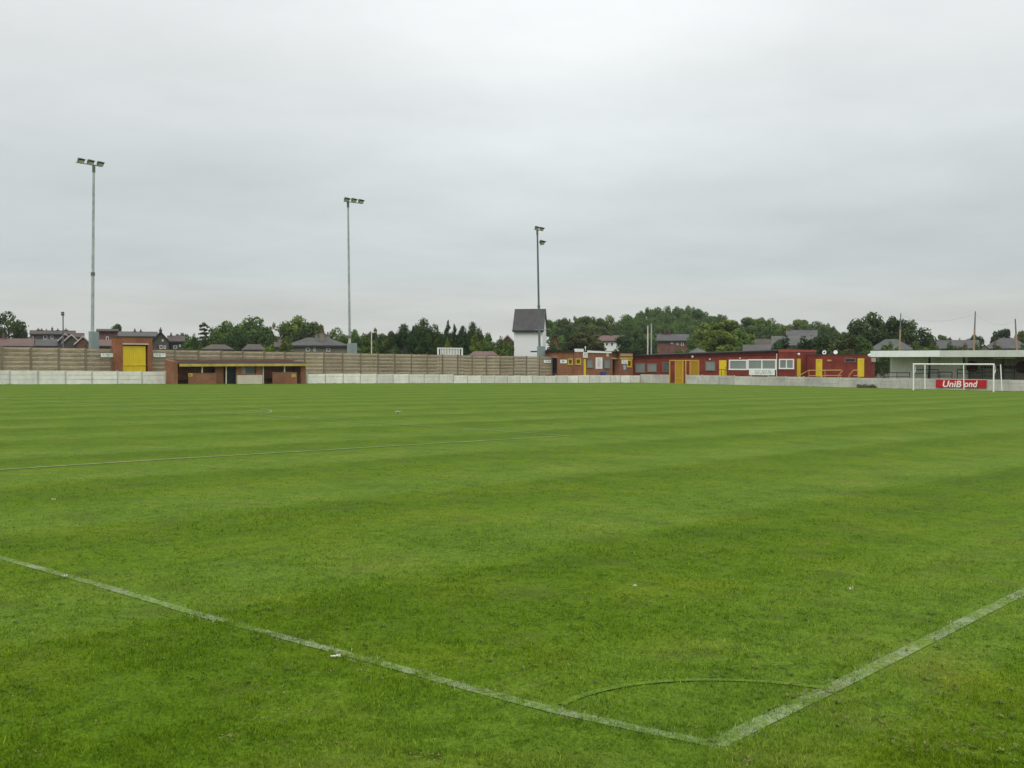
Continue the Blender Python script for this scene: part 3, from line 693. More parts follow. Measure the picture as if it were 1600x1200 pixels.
# white railing above the fence
rx0, rx1, rz0, rz1 = fy(684.5, 722, 543.2, 553.5, 84.0)
Rr = thing('white_railing', ((rx0+rx1)/2, 84.0, Hf(rx0, 84)), 'white metal railing frame showing above the brown fence', 'railing')
zg = Hf(rx0, 84)
for x in (rx0, rx1): MB().box(x-.07, x+.07, 83.93, 84.07, zg-.1, rz1).build('post', 'white_clean', Rr)
MB().box(rx0+.072, rx1-.072, 83.94, 84.06, rz1-.13, rz1-.01).build('top_rail', 'white_clean', Rr)
m = MB()
for k in range(13):
    x = rx0+.42+(rx1-rx0-.84)*k/12; m.box(x-.06, x+.06, 83.97, 84.03, zg+.1, rz1-.135)
m.build('bars', 'white_clean', Rr)
# ------------------------------------------------------------------ brick changing block at the end of the fence (faces the pitch)
YB, XB = 81.0, onY(872.9, 560, 81.0)[0]
def BX(u): return onY(u, 565, YB)[0]
def BZ(u, v): return onY(u, v, YB)[2]
zg = Hf(XB+5, YB)
B1 = thing('changing_block', (XB, YB, zg), 'orange brick flat roofed block with white fascia at the end of the brown fence', 'building')
x9 = BX(958); top1, top2 = BZ(896, 548.6), BZ(935, 550.8)
zb = zg-.4
xa2, xb2 = BX(896), BX(911.5)
dpt = 2.6
# left part with dark passage doorway on its end face
MB().box(XB, xa2, YB, YB+.25, zb, top1).build('front_wall', 'orange_brick', B1)
MB().box(xa2+.002, xb2, YB-.06, YB+.25, zb, top1+.02).build('front_wall', 'orange_brick', B1)
MB().box(xb2+.002, x9, YB+.10, YB+.3, zb, top1-.02).build('front_wall', 'orange_brick', B1)
MB().box(XB, XB+.25, YB+.95+.253, YB+dpt, zb, top1-.12).build('end_wall', 'orange_brick', B1)
MB().box(XB, XB+.25, YB+.252, YB+1.2, top1-.80, top1-.12).build('end_wall', 'orange_brick', B1)
MB().box(XB+.12, XB+.2, YB+.255, YB+1.195, zb, top1-.803).build('door', 'opening_shade', B1)  # near-black sheet paints the shade in the doorway
MB().box(XB+.06, XB+.115, YB+.3, YB+1.15, zb, zg+1.15).build('door_panel', 'rust_red', B1)
MB().box(XB-.02, XB+.02, YB+.2, YB+1.25, top1-.80, top1-.72).build('lintel', 'lintel', B1)
rfm = MB().box(XB-.25, xa2, YB-.2, YB+dpt, top1-.118, top1+.10)
rfm.box(xa2+.002, x9+.1, YB+.31, YB+7, top1-.10, top1+.06)
rfm.build('roof', 'roof_felt', B1)
fz = lambda u0, u1, v0, v1, off, nm, mat: MB().box(BX(u0), BX(u1), YB-off, YB-off+.05, BZ((u0+u1)/2, v1), BZ((u0+u1)/2, v0)).build(nm, mat, B1)
fz(896.3, 910.6, 545, 549.8, .14, 'fascia', 'white_clean')
MB().hexa([(BX(918.3), YB-.02, BZ(918, 551)), (BX(955.5), YB-.02, BZ(955, 552)), (BX(955.5), YB+.09, BZ(955, 552)), (BX(918.3), YB+.09, BZ(918, 551))],
          [(BX(918.3), YB-.02, BZ(918, 547.6)), (BX(955.5), YB-.02, BZ(955, 549.6)), (BX(955.5), YB+.09, BZ(955, 549.6)), (BX(918.3), YB+.09, BZ(918, 547.6))]).build('fascia', 'white_clean', B1)
def window(parent, plane, c, u0, u1, v0, v1, frame_mat, pane_mat, fw=.09, mull=0, off=.03):
    """frame proud of the wall, pane behind it as a sub-part"""
    a0, a1, z0, z1 = (fy if plane == 'y' else fx)(u0, u1, v0, v1, c)
    def bx(m, p0, p1, q0, q1, d0, d1):
        if plane == 'y': m.box(p0, p1, c-d1, c-d0, q0, q1)
        else: m.box(c-d1, c-d0, p0, p1, q0, q1)
        return m
    f = MB()
    bx(f, a0, a1, z1-fw, z1, .002, off+.04); bx(f, a0-.02, a1+.02, z0, z0+fw, .002, off+.06)
    bx(f, a0, a0+fw, z0+fw+.001, z1-fw-.001, .002, off+.04); bx(f, a1-fw, a1, z0+fw+.001, z1-fw-.001, .002, off+.04)
    for k in range(mull):
        c_ = a0+(a1-a0)*(k+1)/(mull+1); bx(f, c_-fw*.45, c_+fw*.45, z0+fw+.001, z1-fw-.001, .002, off+.03)
    fo = f.build('window', frame_mat, parent)
    pn = bx(MB(), a0+fw*.6, a1-fw*.6, z0+fw*.6, z1-fw*.6, .003, .02).build('pane', pane_mat, fo)
    return fo
window(B1, 'y', YB, 887, 894.3, 560, 570.3, 'yellow_dirty', 'pane_yellow', .16)
window(B1, 'y', YB-.06, 899, 907, 559.8, 570, 'yellow_dirty', 'pane_yellow', .16)
window(B1, 'y', YB+.10, 916.5, 926.3, 560.5, 575.2, 'stone', 'curtain', .10)
window(B1, 'y', YB+.10, 943, 953.5, 561, 576, 'stone', 'curtain', .10)
MB().box(BX(911.7), BX(915.3), YB-.02, YB+.05, zb, BZ(913, 561)).build('door', 'yellow_paint', B1)
MB().box(BX(958.2), BX(967.3), YB+.5, YB+.6, zb, top2-.5).build('doorway_shade', 'opening_shade', B1)  # recess back coloured near-black to paint the shade within
dr = MB().box(BX(960), BX(966.5), YB+.42, YB+.48, zb, zg+1.2).build('door', 'rust_red', B1)
MB().box(BX(956), BX(968), YB-.02, YB+.09, BZ(962, 561), BZ(962, 559.2)).build('lintel', 'lintel', B1)
MB().box(BX(958), BX(967.3), YB+.12, YB+.3, BZ(962, 559), top1-.03).build('front_wall', 'orange_brick', B1)
# right hand part
YB2 = YB-.3
xr0, xr1 = onY(967.6, 565, YB2)[0], onY(989, 565, YB2)[0]
t2 = onY(978, 550.8, YB2)[2]
MB().box(xr0, xr1, YB2, YB+3.0, zb, t2).build('side_block', 'orange_brick', B1)
MB().box(BX(956), xr1+.3, YB2-.25, YB+3.2, t2+.002, t2+.14).build('roof', 'roof_felt', B1)
window(B1, 'y', YB2, 979.5, 986.3, 561.8, 574, 'yellow_paint', 'pane_yellow', .18)
MB().box(onY(968.6, 560, YB2)[0], onY(988.4, 560, YB2)[0], YB2-.03, YB2-.002, onY(978, 561.2, YB2)[2], onY(978, 558.6, YB2)[2]).build('band', 'yellow_dirty', B1)
sign_y(969, 988.2, 552, 556.2, YB2, 'long yellow sign under the roof of the brick block', 'sign_yellow', 'cream_paint', 1, 21)
sign_y(971.2, 980.2, 562, 568.5, YB2-.045, 'white sign above the blue poster on the brick block', 'white_clean', 'faded_ink', 2, 22)
sign_y(973.2, 978.2, 569, 578.5, YB2-.01, 'narrow blue and white poster under a white sign on brick', 'sign_blue', 'white_clean', 4, 23, 'poster', None, 'poster')
sign_y(875.2, 885.6, 562, 567.6, YB, 'white sign on orange brick beside the dark passage doorway', 'white_clean', 'sign_green', 1, 24)
sign_y(910.8, 918, 550.5, 558.8, YB-.10, 'white square sign hanging below the white fascia above the yellow door', 'white_clean', 'stone_light', 2, 25)
sign_y(930.6, 941, 558.5, 576.2, YB+.10, 'tall white notice board between the two curtained windows', 'white_clean', 'faded_ink', 9, 26, 'notice board', None, 'notice_board', .2)
sign_y(947, 951, 552, 557.5, YB+.09, 'small pink and white sign under the fascia above the right window', 'pink_sign', 'white_clean', 2, 27)
bz = BZ(937, 579.8); c = BX(937.3)
bn = MB().tube([(c, YB-.55, zg), (c, YB-.55, bz-.15), (c, YB-.55, bz-.04), (c, YB-.55, bz)], [.33, .36, .33, .18], 14).build('blue_bin', 'blue_paint', loc=(c, YB-.55, zg)); tag(bn, 'dark blue barrel bin standing below the white notice board', 'bin')
MB_ = MB().tube([(BX(920.5), YB+.6, top1), (BX(920.5), YB+.6, top1+.5)], .035, 6).tube([(BX(920.5), YB+.6, top1+.42), (BX(920.5), YB+.6, top1+.62)], [.09, .05], 8).build('roof_vent', 'white_clean', B1)

# ------------------------------------------------------------------ red clubhouse
XR = 113.3
zg = Hf(XR, 68)
RY = lambda u, X=XR: onX(u, 565, X)[1]
RZ = lambda u, v, X=XR: onX(u, v, X)[2]
C1 = thing('clubhouse', (XR, RY(1100), zg), 'long low red painted clubhouse with white framed windows and dark roof', 'building')
yl, yr = RY(989.5), RY(1215.8)
zl_, zr_ = RZ(990, 557.2), RZ(1215, 549.6)
zb = zg-.5
MB().hexa([(XR, yr, zb), (XR+6, yr, zb), (XR+6, yl, zb), (XR, yl, zb)], [(XR, yr, zr_), (XR+6, yr, zr_+.25), (XR+6, yl, zl_+.25), (XR, yl, zl_)]).build('wall', 'red_painted', C1)
MB().hexa([(XR-.28, yr+.02, zr_+.003), (XR+6.2, yr+.02, zr_+.26), (XR+6.2, yl, zl_+.26), (XR-.28, yl, zl_+.003)], [(XR-.28, yr+.02, zr_+.17), (XR+6.2, yr+.02, zr_+.42), (XR+6.2, yl, zl_+.42), (XR-.28, yl, zl_+.17)]).build('roof', 'roof_felt', C1)
bandz = .30
MB().hexa([(XR-.03, yr+.1, zr_-.42), (XR-.002, yr+.1, zr_-.42), (XR-.002, yl-.1, zl_-.34), (XR-.03, yl-.1, zl_-.34)], [(XR-.03, yr+.1, zr_-.30), (XR-.002, yr+.1, zr_-.30), (XR-.002, yl-.1, zl_-.24), (XR-.03, yl-.1, zl_-.24)]).build('band', 'dark_red', C1)
for a in ((993, 1008.2, 566.8, 582.5), (1011.6, 1026.4, 567.4, 581.5), (1035.8, 1047, 565.8, 580.8), (1102.3, 1118.2, 564, 579.4)):
    window(C1, 'x', XR, *a, 'stone', 'curtain' if a[0] != 1035.8 else 'pane_grey', .09)
window(C1, 'x', XR, 1139.2, 1168, 561.9, 578.2, 'white_clean', 'curtain', .16)
window(C1, 'x', XR, 1168.4, 1213.4, 561.2, 578, 'white_clean', 'curtain', .16, 1)
y0, y1, z0, z1 = fx(1124, 1135.3, 562.8, 588, XR)
dr = MB().box(XR-.06, XR-.003, y0, y1, zb, z1).build('door', 'yellow_paint', C1)
MB().box(XR-.09, XR-.062, y0+.05, y0+.13, z0+1.0, z0+1.14).build('handle', 'dark_paint', dr)
y0, y1, z0, z1 = fx(1213.4, 1215.2, 552.5, 589, XR)
MB().tube([(XR-.10, (y0+y1)/2, zb), (XR-.10, (y0+y1)/2, z1)], .055, 8).build('drainpipe', 'white_paint', C1)
s = sign_x(1170.6, 1210.8, 577.2, 586.3, XR-.08, 'wide white sign board with two lines of dark lettering below the clubhouse windows', 'white_clean', 'faded_ink', 3, 31)
for (u, v, w_) in ((1083, 557.3, .30), (1110, 561.2, .2), (1157, 559.5, .18)):
    q = onX(u, v, XR); lg = MB().tube([(XR-.01, q[1], q[2]), (XR-.16, q[1], q[2]-.02), (XR-.24, q[1], q[2]-.05)], [w_*.35, w_*.5, w_*.3], 10).build('wall_lamp', 'white_clean', C1)
# dark steps railing at the yellow door
q0, q1 = onX(1122, 577.3, XR-1.2), onX(1133, 577.3, XR-1.2)
rl = thing('hand_rail', (XR-1.2, q0[1], zg), 'small black handrail in front of the clubhouse yellow door', 'railing')
m = MB()
for k in range(3):
    y = q0[1]+(q1[1]-q0[1])*k/2; m.tube([(XR-1.2, y, zg), (XR-1.2, y, q0[2])], .03, 6)
m.build('posts', 'dark_paint', rl)
MB().tube([(XR-1.2, q0[1]+.05, q0[2]), (XR-1.2, q1[1]-.05, q0[2]), (XR-1.2, q1[1]-.6, q0[2]-.7)], .035, 6).build('rail', 'dark_paint', rl)

# block two: taller parapet, projects a little
X2 = 113.0
y2l, y2r = onX(1216.2, 560, X2)[1], onX(1244.3, 560, X2)[1]
zt2 = onX(1230, 546.3, X2)[2]; X3 = 115.5; X2b = 118.0
C2 = thing('clubhouse_wing', (X2, y2l, zg), 'taller red flat roofed clubhouse wing with bright red parapet and side door', 'building')
MB().box(X2, X2b, y2r, y2l-.03, zb, zt2-.28).build('wall', 'red_painted', C2)
MB().box(X2-.04, X2b+.05, y2r-.04, y2l-.03, zt2-.278, zt2).build('parapet', 'red_parapet', C2)
window(C2, 'x', X2, 1217.3, 1241, 560.8, 576.8, 'white_clean', 'curtain', .15, 1)
zd = onX(1246, 560.5, X2)[2]
sd = MB().box(X2+.15, X2+1.0, y2r-.05, y2r-.003, zb, zd).build('door', 'yellow_paint', C2)
MB().box(X2+.22, X2+.30, y2r-.08, y2r-.052, zg+1.0, zg+1.12).build('handle', 'dark_paint', sd)
q = onX(1247.3, 553.5, X2+.2); MB().tube([(X2+.3, y2r-.002, q[2]), (X2+.3, y2r-.18, q[2]), (X2+.3, y2r-.26, q[2]-.05)], [.1, .17, .1], 10).build('wall_lamp', 'white_clean', C2)
# block three: lower
y3l, y3r = y2r, onX(1353.2, 565, X3)[1]
zt3 = onX(1310, 554.6, X3)[2]
C3 = thing('toilet_block', (X3, y3l-5, zg), 'low red block with two yellow doors and a narrow high window', 'building')
MB().box(X3, X3+2.4, y3r, y3l-.06, zb, zt3).build('wall', 'red_painted', C3)
MB().box(X3-.06, X3+2.5, y3r-.05, y3l-.06, zt3+.002, zt3+.09).build('roof', 'slate_brown', C3)
for a in ((1275, 1284.9, 561, 588.4), (1340.2, 1350.4, 560, 588.6)):
    y0, y1, z0, z1 = fx(*a, X3); dr = MB().box(X3-.06, X3-.003, y0, y1, z0, z1).build('door', 'yellow_paint', C3)
    MB().box(X3-.075, X3-.0615, y0+.18, y1-.18, z1-.34, z1-.16).build('door_sign', 'yellow_dirty', dr)
window(C3, 'x', X3, 1320, 1337, 559.8, 566, 'stone', 'pane_dark', .08)
q = onX(1296.5, 563.2, X3); MB().box(X3-.14, X3-.003, q[1]-.24, q[1]+.24, q[2]-.09, q[2]+.09).build('bulkhead_lamp', 'orange_rail', C3)
x0, x1, z0, z1 = fy(1361, 1366.5, 559.5, 565.5, y3r); MB().box(x0, x1, y3r-.15, y3r-.003, z0, z1).build('meter_box', 'lintel', C3)
q = onX(1358, 555, X3-.1); MB().tube([(X3-.003, q[1], q[2]), (X3-.25, q[1]-.1, q[2]-.02), (X3-.36, q[1]-.12, q[2]-.06)], [.1, .2, .12], 10).build('wall_lamp', 'white_clean', C3)
# satellite dishes on its roof
def dish(u, v, rad, label, ring):
    q = onX(u, v, X3+1.0); T = thing('satellite_dish', (q[0], q[1], zt3+.09), label, 'satellite dish', 'satellite dishes on the red block')
    cx, cy, cz = q; vs = []; fs = []; nr, ns = (2, 20)
    prof = [(.52, -.02), (1.0, -.0)] if ring else [(.02, .12), (.5, .08), (.8, .03), (1.0, -.02)]
    d = Vector((-.9, -.35, .25)).normalized(); a = d.cross(Vector((0, 0, 1))).normalized(); b_ = d.cross(a)
    for back in (0, 1):
        for pr, dp in prof:
            for k in range(ns):
                th = 2*PI*k/ns; p_ = Vector((cx, cy, cz)) + (a*math.cos(th)+b_*math.sin(th))*rad*pr - d*(dp*rad+back*.03); vs.append(tuple(p_))
    np_ = len(prof)
    for back in (0, 1):
        for i in range(np_-1):
            for k in range(ns):
                f = (back*np_*ns+i*ns+k, back*np_*ns+i*ns+(k+1) % ns, back*np_*ns+(i+1)*ns+(k+1) % ns, back*np_*ns+(i+1)*ns+k); fs.append(f if not back else f[::-1])
    for k in range(ns): fs.append(((np_-1)*ns+k, (np_-1)*ns+(k+1) % ns, np_*ns+(np_-1)*ns+(k+1) % ns, np_*ns+(np_-1)*ns+k))
    MB().add(vs, fs).build('dish', 'white_clean', T)
    if ring:
        MB().tube([tuple(Vector((cx, cy, cz))-d*.02), tuple(Vector((cx, cy, cz))-d*.06)], rad*.50, 16).build('dish_centre', 'dark_paint', T)
    MB().tube([(cx+.12, cy, zt3+.09), (cx+.12, cy, cz)], .03, 6).tube([(cx+.12, cy, cz), tuple(Vector((cx, cy, cz))-d*.1)], .03, 6).build('mount', 'dark_paint', T)
    if not ring: MB().tube([tuple(Vector((cx, cy, cz-rad*.9))), tuple(Vector((cx, cy, cz-rad*.35))+d*rad*.8)], .008, 5).build('feed_arm', 'pole_dark', T)
dish(1288, 550.6, .24, 'ring shaped satellite dish with dark centre on the low red block roof', True)
dish(1305.6, 550.2, .24, 'solid white satellite dish on the low red block roof', False)
# yellow ramp hand rails
XH = 111.6
def railx(us, X=XH): return [tuple(onX(u, v, X)) for u, v in us]
T = thing('ramp_rail', tuple(onX(1290, 588, XH)[:2])+(Hf(XH, 53),), 'long yellow tubular ramp handrail in front of the low red block', 'railing')
MB().tube(railx([(1248, 587.5), (1263.5, 578.7), (1314, 578.4), (1316.5, 579.4), (1310.5, 586.2), (1310.3, 592)]), .045, 8).build('top_rail', 'orange_rail', T)
MB().tube(railx([(1264, 587), (1315, 586.6)]), .035, 8).build('low_rail', 'orange_rail', T)
for u in (1264, 1289): MB().tube(railx([(u, 578.8), (u, 596)]), .035, 8).build('post', 'orange_rail', T)
T = thing('ramp_rail', tuple(onX(1335, 588, XH)[:2])+(Hf(XH, 49),), 'short yellow tubular handrail beside the right hand yellow door', 'railing')
MB().tube(railx([(1326.5, 592), (1327, 586), (1333.2, 578.6), (1341, 578.2)]), .045, 8).build('top_rail', 'orange_rail', T)
MB().tube(railx([(1334, 587), (1341, 586.8)]), .035, 8).build('low_rail', 'orange_rail', T)
MB().tube(railx([(1341, 578.2), (1341, 596)]), .035, 8).build('post', 'orange_rail', T)

# yellow players' cage through the wall
yA, yB = yc0, yc1; zg = Hf(XE, 70.5); zc_ = onX(1060, 563.3, XE)[2]; XC = 110.6
K = thing('tunnel_cage', (XE, (yA+yB)/2, zg), 'yellow tubular mesh cage of the players entrance in the end wall', 'cage')
for (x, y) in ((XE, yA), (XE, yB), (XC, yA), (XC, yB), (XE+.95, yB)):
    MB().box(x-.05, x+.05, y-.05, y+.05, zg-.1, zc_).build('post', 'yellow_cage', K)
for (a, b_) in (((XE, yA), (XE, yB)), ((XE, yB), (XC, yB)), ((XC, yB), (XC, yA)), ((XC, yA), (XE, yA))):
    MB().tube([(a[0], a[1], zc_+.002), (b_[0], b_[1], zc_+.002)], .055, 8).build('top_rail', 'yellow_cage', K)
def meshpanel(x0, y0, x1, y1, z0, z1, nm):
    v = [(x0, y0, z0), (x1, y1, z0), (x1, y1, z1), (x0, y0, z1)]
    o = MB().add(v, [(0, 1, 2, 3)]).build(nm, 'yellow_mesh', K)
    MB().tube([v[0], v[1]], .04, 6).tube([v[3], v[2]], .04, 6).tube([v[0], v[3]], .045, 6).tube([v[1], v[2]], .045, 6).tube([(x0, y0, z0+.62), (x1, y1, z0+.62)], .04, 6).build('frame', 'yellow_cage', o)
    return o
yg = onX(1055.5, 580, XE-.05)[1]; yh = onX(1068, 580, XE-.05)[1]
meshpanel(XE-.12, yg, XE-.12, yh, zg+.04, zc_-.14, 'gate')
meshpanel(XE+1.05, yB+.002, XC-.06, yB+.002, zg+.1, zc_-.12, 'side_mesh')
# ------------------------------------------------------------------ covered stand behind the goal
XS = 111.0; yS = onX(1360, 550, XS)[1]; yE = 6.0; XSB = 115.0
zg = Hf(XS, 35); ft, fb = 2.74, 2.065
S = thing('covered_stand', (XS, 30, zg), 'long low covered terrace stand with white fascia behind the goal', 'stand')
ysp = onX(1468.5, 552, XS)[1]
MB().box(XS, XS+.08, ysp, yS, fb, ft).build('fascia', 'stand_white', S)
MB().box(XS-.02, XS+.08, yE, ysp-.003, fb-.02, ft-.01).build('fascia', 'stand_white_old', S)
MB().hexa([(XS+.083, yE, fb+.05), (XSB+.4, yE, fb+.35), (XSB+.4, yS, fb+.35), (XS+.083, yS, fb+.05)], [(XS+.083, yE, fb+.13), (XSB+.4, yE, fb+.43), (XSB+.4, yS, fb+.43), (XS+.083, yS, fb+.13)]).build('roof', 'roof_felt', S)
yb0 = onX(1390.5, 570, XSB)[1]; yb1 = onX(1512, 570, XSB)[1]
def corr(y0, y1, z0, z1, mat, nm):
    m = MB(); n = int(abs(y1-y0)/.12); pts = [(XSB+(.03 if k % 2 else 0), y0+(y1-y0)*k/n) for k in range(n+1)]
    vs = [(x, y, z0) for x, y in pts]+[(x, y, z1) for x, y in pts]+[(XSB+.08, y0, z0), (XSB+.08, y1, z0), (XSB+.08, y1, z1), (XSB+.08, y0, z1)]; k = n+1
    m.add(vs, [(i, i+1, i+1+k, i+k) for i in range(n)]+[(2*k+1, 2*k, 2*k+3, 2*k+2)]); return m.build(nm, mat, S)
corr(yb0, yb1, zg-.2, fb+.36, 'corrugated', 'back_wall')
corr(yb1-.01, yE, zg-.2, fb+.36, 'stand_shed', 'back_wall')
for k in range(3):
    MB().box(XS+1.2+k*.9, XSB-.05, yE, yb0, zg-.1+k*.16, zg+.12+k*.16).build('terrace_step', 'stand_concrete', S)
for u in (1452.2, 1506.2, 1567, 1640):
    y = onX(u, 575, XS+2.0)[1]; MB().box(XS+1.94, XS+2.06, y-.09, y+.09, zg, fb+.25).build('column', 'dark_paint', S)
    MB().hexa([(XS+.1, y-.05, fb-.02), (XS+1.93, y-.05, fb+.02), (XS+1.93, y+.05, fb+.02), (XS+.1, y+.05, fb-.02)], [(XS+.1, y-.05, fb+.045), (XS+1.93, y-.05, fb+.16), (XS+1.93, y+.05, fb+.16), (XS+.1, y+.05, fb+.045)]).build('roof_beam', 'dark_paint', S)
# painted discs and lettering on the back wall
for u in (1519, 1596.5):
    q = onX(u, 573 if u < 1550 else 574, XSB-.02); MB().tube([(XSB-.003, q[1], q[2]), (XSB-.03, q[1], q[2])], .62, 24).build('wall_disc', 'dark_red', S)
y0, y1, z0, z1 = fx(1528, 1563, 570.5, 577, XSB-.02); marks(MB(), y0, y1, z0, z1, XSB-.004, 1, 44, 'y', 1.0).build('wall_lettering', 'dark_red', S)
y0, y1, z0, z1 = fx(1565, 1588, 570, 577, XSB-.02); marks(MB(), y0, y1, z0, z1, XSB-.004, 1, 45, 'y', 1.0).build('wall_lettering', 'dark_red', S)
y0, y1, z0, z1 = fx(1553, 1586, 558.9, 560.4, XS+1.2); MB().box(XS+1.2, XS+1.3, y0, y1, z0, z1).build('strip_light', 'cream_paint', S)
# crush barriers: black tubular
def barrier(u0, u1, vt, X, label, n=3):
    y0, y1 = onX(u1, vt, X)[1], onX(u0, vt, X)[1]; zt_ = onX((u0+u1)/2, vt, X)[2]; zg_ = Hf(X, y0)
    T = thing('crush_barrier', (X, (y0+y1)/2, zg_), label, 'barrier', 'black crush barriers in the covered stand')
    MB().tube([(X, y0, zt_), (X, y1, zt_)], .045, 8).build('top_rail', 'dark_paint', T)
    MB().tube([(X, y0, zt_-.42), (X, y1, zt_-.42)], .03, 8).build('mid_rail', 'dark_paint', T)
    for k in range(n): y = y0+(y1-y0)*k/(n-1); MB().tube([(X, y, zg_-.1), (X, y, zt_)], .04, 8).build('post', 'dark_paint', T)
barrier(1382, 1421.5, 582.3, XS+.9, 'black crush barrier at the left end of the stand, left of the goal')
barrier(1450, 1487.5, 581.4, XS+.9, 'black crush barrier seen through the left half of the goal')
barrier(1496, 1535, 577.3, XS+2.4, 'higher black crush barrier seen through the right half of the goal')
barrier(1427, 1466, 577.5, XS+2.4, 'higher black crush barrier behind the left goal post')
barrier(1520, 1558, 581.2, XS+.9, 'black crush barrier behind the right goal post')
barrier(1566, 1604, 575.4, XS+2.4, 'black crush barrier at the right edge behind the leaning net pole')
# timber poles with wires behind the stand
XP = 119.0; ptops = []
for u0, v0, u1, lab in ((1405.5, 549, 1407.5, 'timber pole behind the stand in front of the big dark tree'), (1521.5, 549, 1524, 'tallest timber pole behind the middle of the stand'), (1589, 549, 1586.3, 'leaning timber pole behind the stand at the right edge')):
    b = onX(u0, v0, XP); t_ = onX(u1, {1407.5: 489.5, 1524: 486.5, 1586.3: 498}[u1], XP); zg_ = Hf(XP, b[1]); k = (zg_-b[2])/(t_[2]-b[2]); foot = b+(t_-b)*k
    o = thing('timber_pole', (foot[0], foot[1], zg_), lab, 'pole', 'poles with wires behind the stand')
    mid = foot+(t_-foot)*.78
    MB().tube([tuple(foot), tuple(mid)], [.14, .10], 8).build('pole', 'timber', o)
    MB().tube([tuple(mid), tuple(t_)], [.085, .06], 8).build('pole_top', 'pole_dark', o); ptops.append(t_)
def sag(a, b, d): return [tuple(a+(b-a)*k/14+np.array([0, 0, -4*d*(k/14)*(1-k/14)])) for k in range(15)]
for i, (a, b, lab) in enumerate(((ptops[0], ptops[1], 'thin sagging wire between the left and middle timber poles'), (ptops[1], ptops[2], 'thin sagging wire between the middle and right timber poles'))):
    a = a-np.array([0, 0, .25]); b = b-np.array([0, 0, .25]); o = MB().tube(sag(a, b, .75), .006, 5).build('wire', 'wire', loc=tuple(a)); tag(o, lab, 'wire', 'wires between the timber poles')
# two pale poles behind the clubhouse
for u, vt, mat, lab in ((1012.2, 509, 'pole_cream', 'pale cream pole behind the clubhouse roof, left of the pair'), (1017.8, 506, 'pole_blue_grey', 'grey pole behind the clubhouse roof, right of the pair')):
    t_ = onX(u, vt, 124.0); zg_ = Hf(124, t_[1]); o = thing('pole', (t_[0], t_[1], zg_), lab, 'pole', 'poles behind the clubhouse')
    MB().tube([(t_[0], t_[1], zg_), tuple(t_)], [.12, .09], 8).build('shaft', mat, o)
    MB().tube([tuple(t_), (t_[0], t_[1], t_[2]+.14)], [.11, .05], 8).build('cap', 'pole_dark', o)
t_ = at(580.5, 520, 140); zg_ = Hf(t_[0], t_[1]); o = thing('pole', (t_[0], t_[1], zg_), 'thin white pole among the trees right of the middle floodlight', 'pole')
MB().tube([(t_[0], t_[1], zg_), tuple(t_)], .07, 8).build('shaft', 'pole_cream', o); MB().tube([tuple(t_), (t_[0]+.5, t_[1]-.3, t_[2]+.12)], .05, 6).build('lamp_arm', 'pole_cream', o)

# ------------------------------------------------------------------ goal
yl_, yr_ = PW/2+3.66, PW/2-3.66
GL = thing('goal_frame', (PL, PW/2, Hf(PL, PW/2)), 'white football goal frame without net in front of the stand', 'goal')
for y in (yl_, yr_): MB().tube([(PL, y, Hf(PL, y)-.05), (PL, y, Hf(PL, PW/2)+2.50)], .065, 12).build('post', 'white_clean', GL)
zc2 = Hf(PL, PW/2)+2.50
MB().tube([(PL, yl_+.06, zc2), (PL, yr_-.06, zc2)], .065, 12).build('crossbar', 'white_clean', GL)
for y, sg in ((yl_, 1), (yr_, 1)):
    pts = [(PL+.05+.50*math.sin(a)*.9, y, zc2-.42+.40*math.cos(a)) for a in np.linspace(0, PI, 10)]
    MB().tube(pts, .028, 6).build('net_hook', 'white_paint', GL)
for (u, vb, u2, v2, lab) in ((1445.3, 609, 1445.2, 569.5, 'white net support pole behind the left goal post'), (1506.2, 610.3, 1505.7, 570, 'white net support pole behind the middle of the goal'), (1565.8, 610.6, 1563.3, 569.5, 'leaning white net support pole right of the goal')):
    Xp = PL+2.6; b = onX(u, vb, Xp); t_ = onX(u2, v2, Xp); zg_ = Hf(Xp, b[1])
    o = thing('net_pole', (b[0], b[1], zg_), lab, 'pole', 'net poles behind the goal')
    MB().tube([(b[0], b[1], zg_-.05), tuple(t_)], .05, 8).build('shaft', 'white_clean', o)
    MB().tube([(b[0], b[1], zg_), (b[0], b[1], zg_+.12)], .085, 8).build('socket', 'stone_light', o)

# advertising board on the end wall
XA = XE-.12; y0, y1, z0, z1 = fx(1462.3, 1541.5, 593.3, 606.0, XA)
A = thing('advert_board', (XA, (y0+y1)/2, z0), 'red advertising board with bold white lettering on the wall behind the goal', 'sign')
MB().box(XA-.025, XA+.02, y0, y1, z0, z1).build('board', 'board_red', A)
for word, ua, ub in (('UniB', 1473.2, 1502.2), ('ond', 1506.6, 1527.6)):
    cu = bpy.data.curves.new('lettering', 'FONT'); cu.body = word; cu.size = 1.0; cu.shear = .18; cu.offset = .02; cu.extrude = .004; cu.space_character = 1.02
    to = bpy.data.objects.new('lettering_source', cu); COL.objects.link(to); bpy.context.view_layer.update()
    me = bpy.data.meshes.new_from_object(to.evaluated_get(bpy.context.evaluated_depsgraph_get())); bpy.data.objects.remove(to)
    vv = np.array([v.co[:] for v in me.vertices]); wd = np.ptp(vv[:, 0]); ht = .74
    ly0, ly1, lz0, lz1 = fx(ua, ub, 594.2, 604.6, XA); mid0 = (vv[:, 0].max()+vv[:, 0].min())/2
    for v in me.vertices:
        x, y, z = v.co; v.co = (-.03-z, -(x-mid0)/wd*(ly1-ly0)+((ly0+ly1)/2-(y0+y1)/2), y/ht*(lz1-lz0)+(lz0-z0))
    me.materials.clear(); me.materials.append(MATS['white_clean']); lo = bpy.data.objects.new('lettering', me); COL.objects.link(lo); lo.parent = A

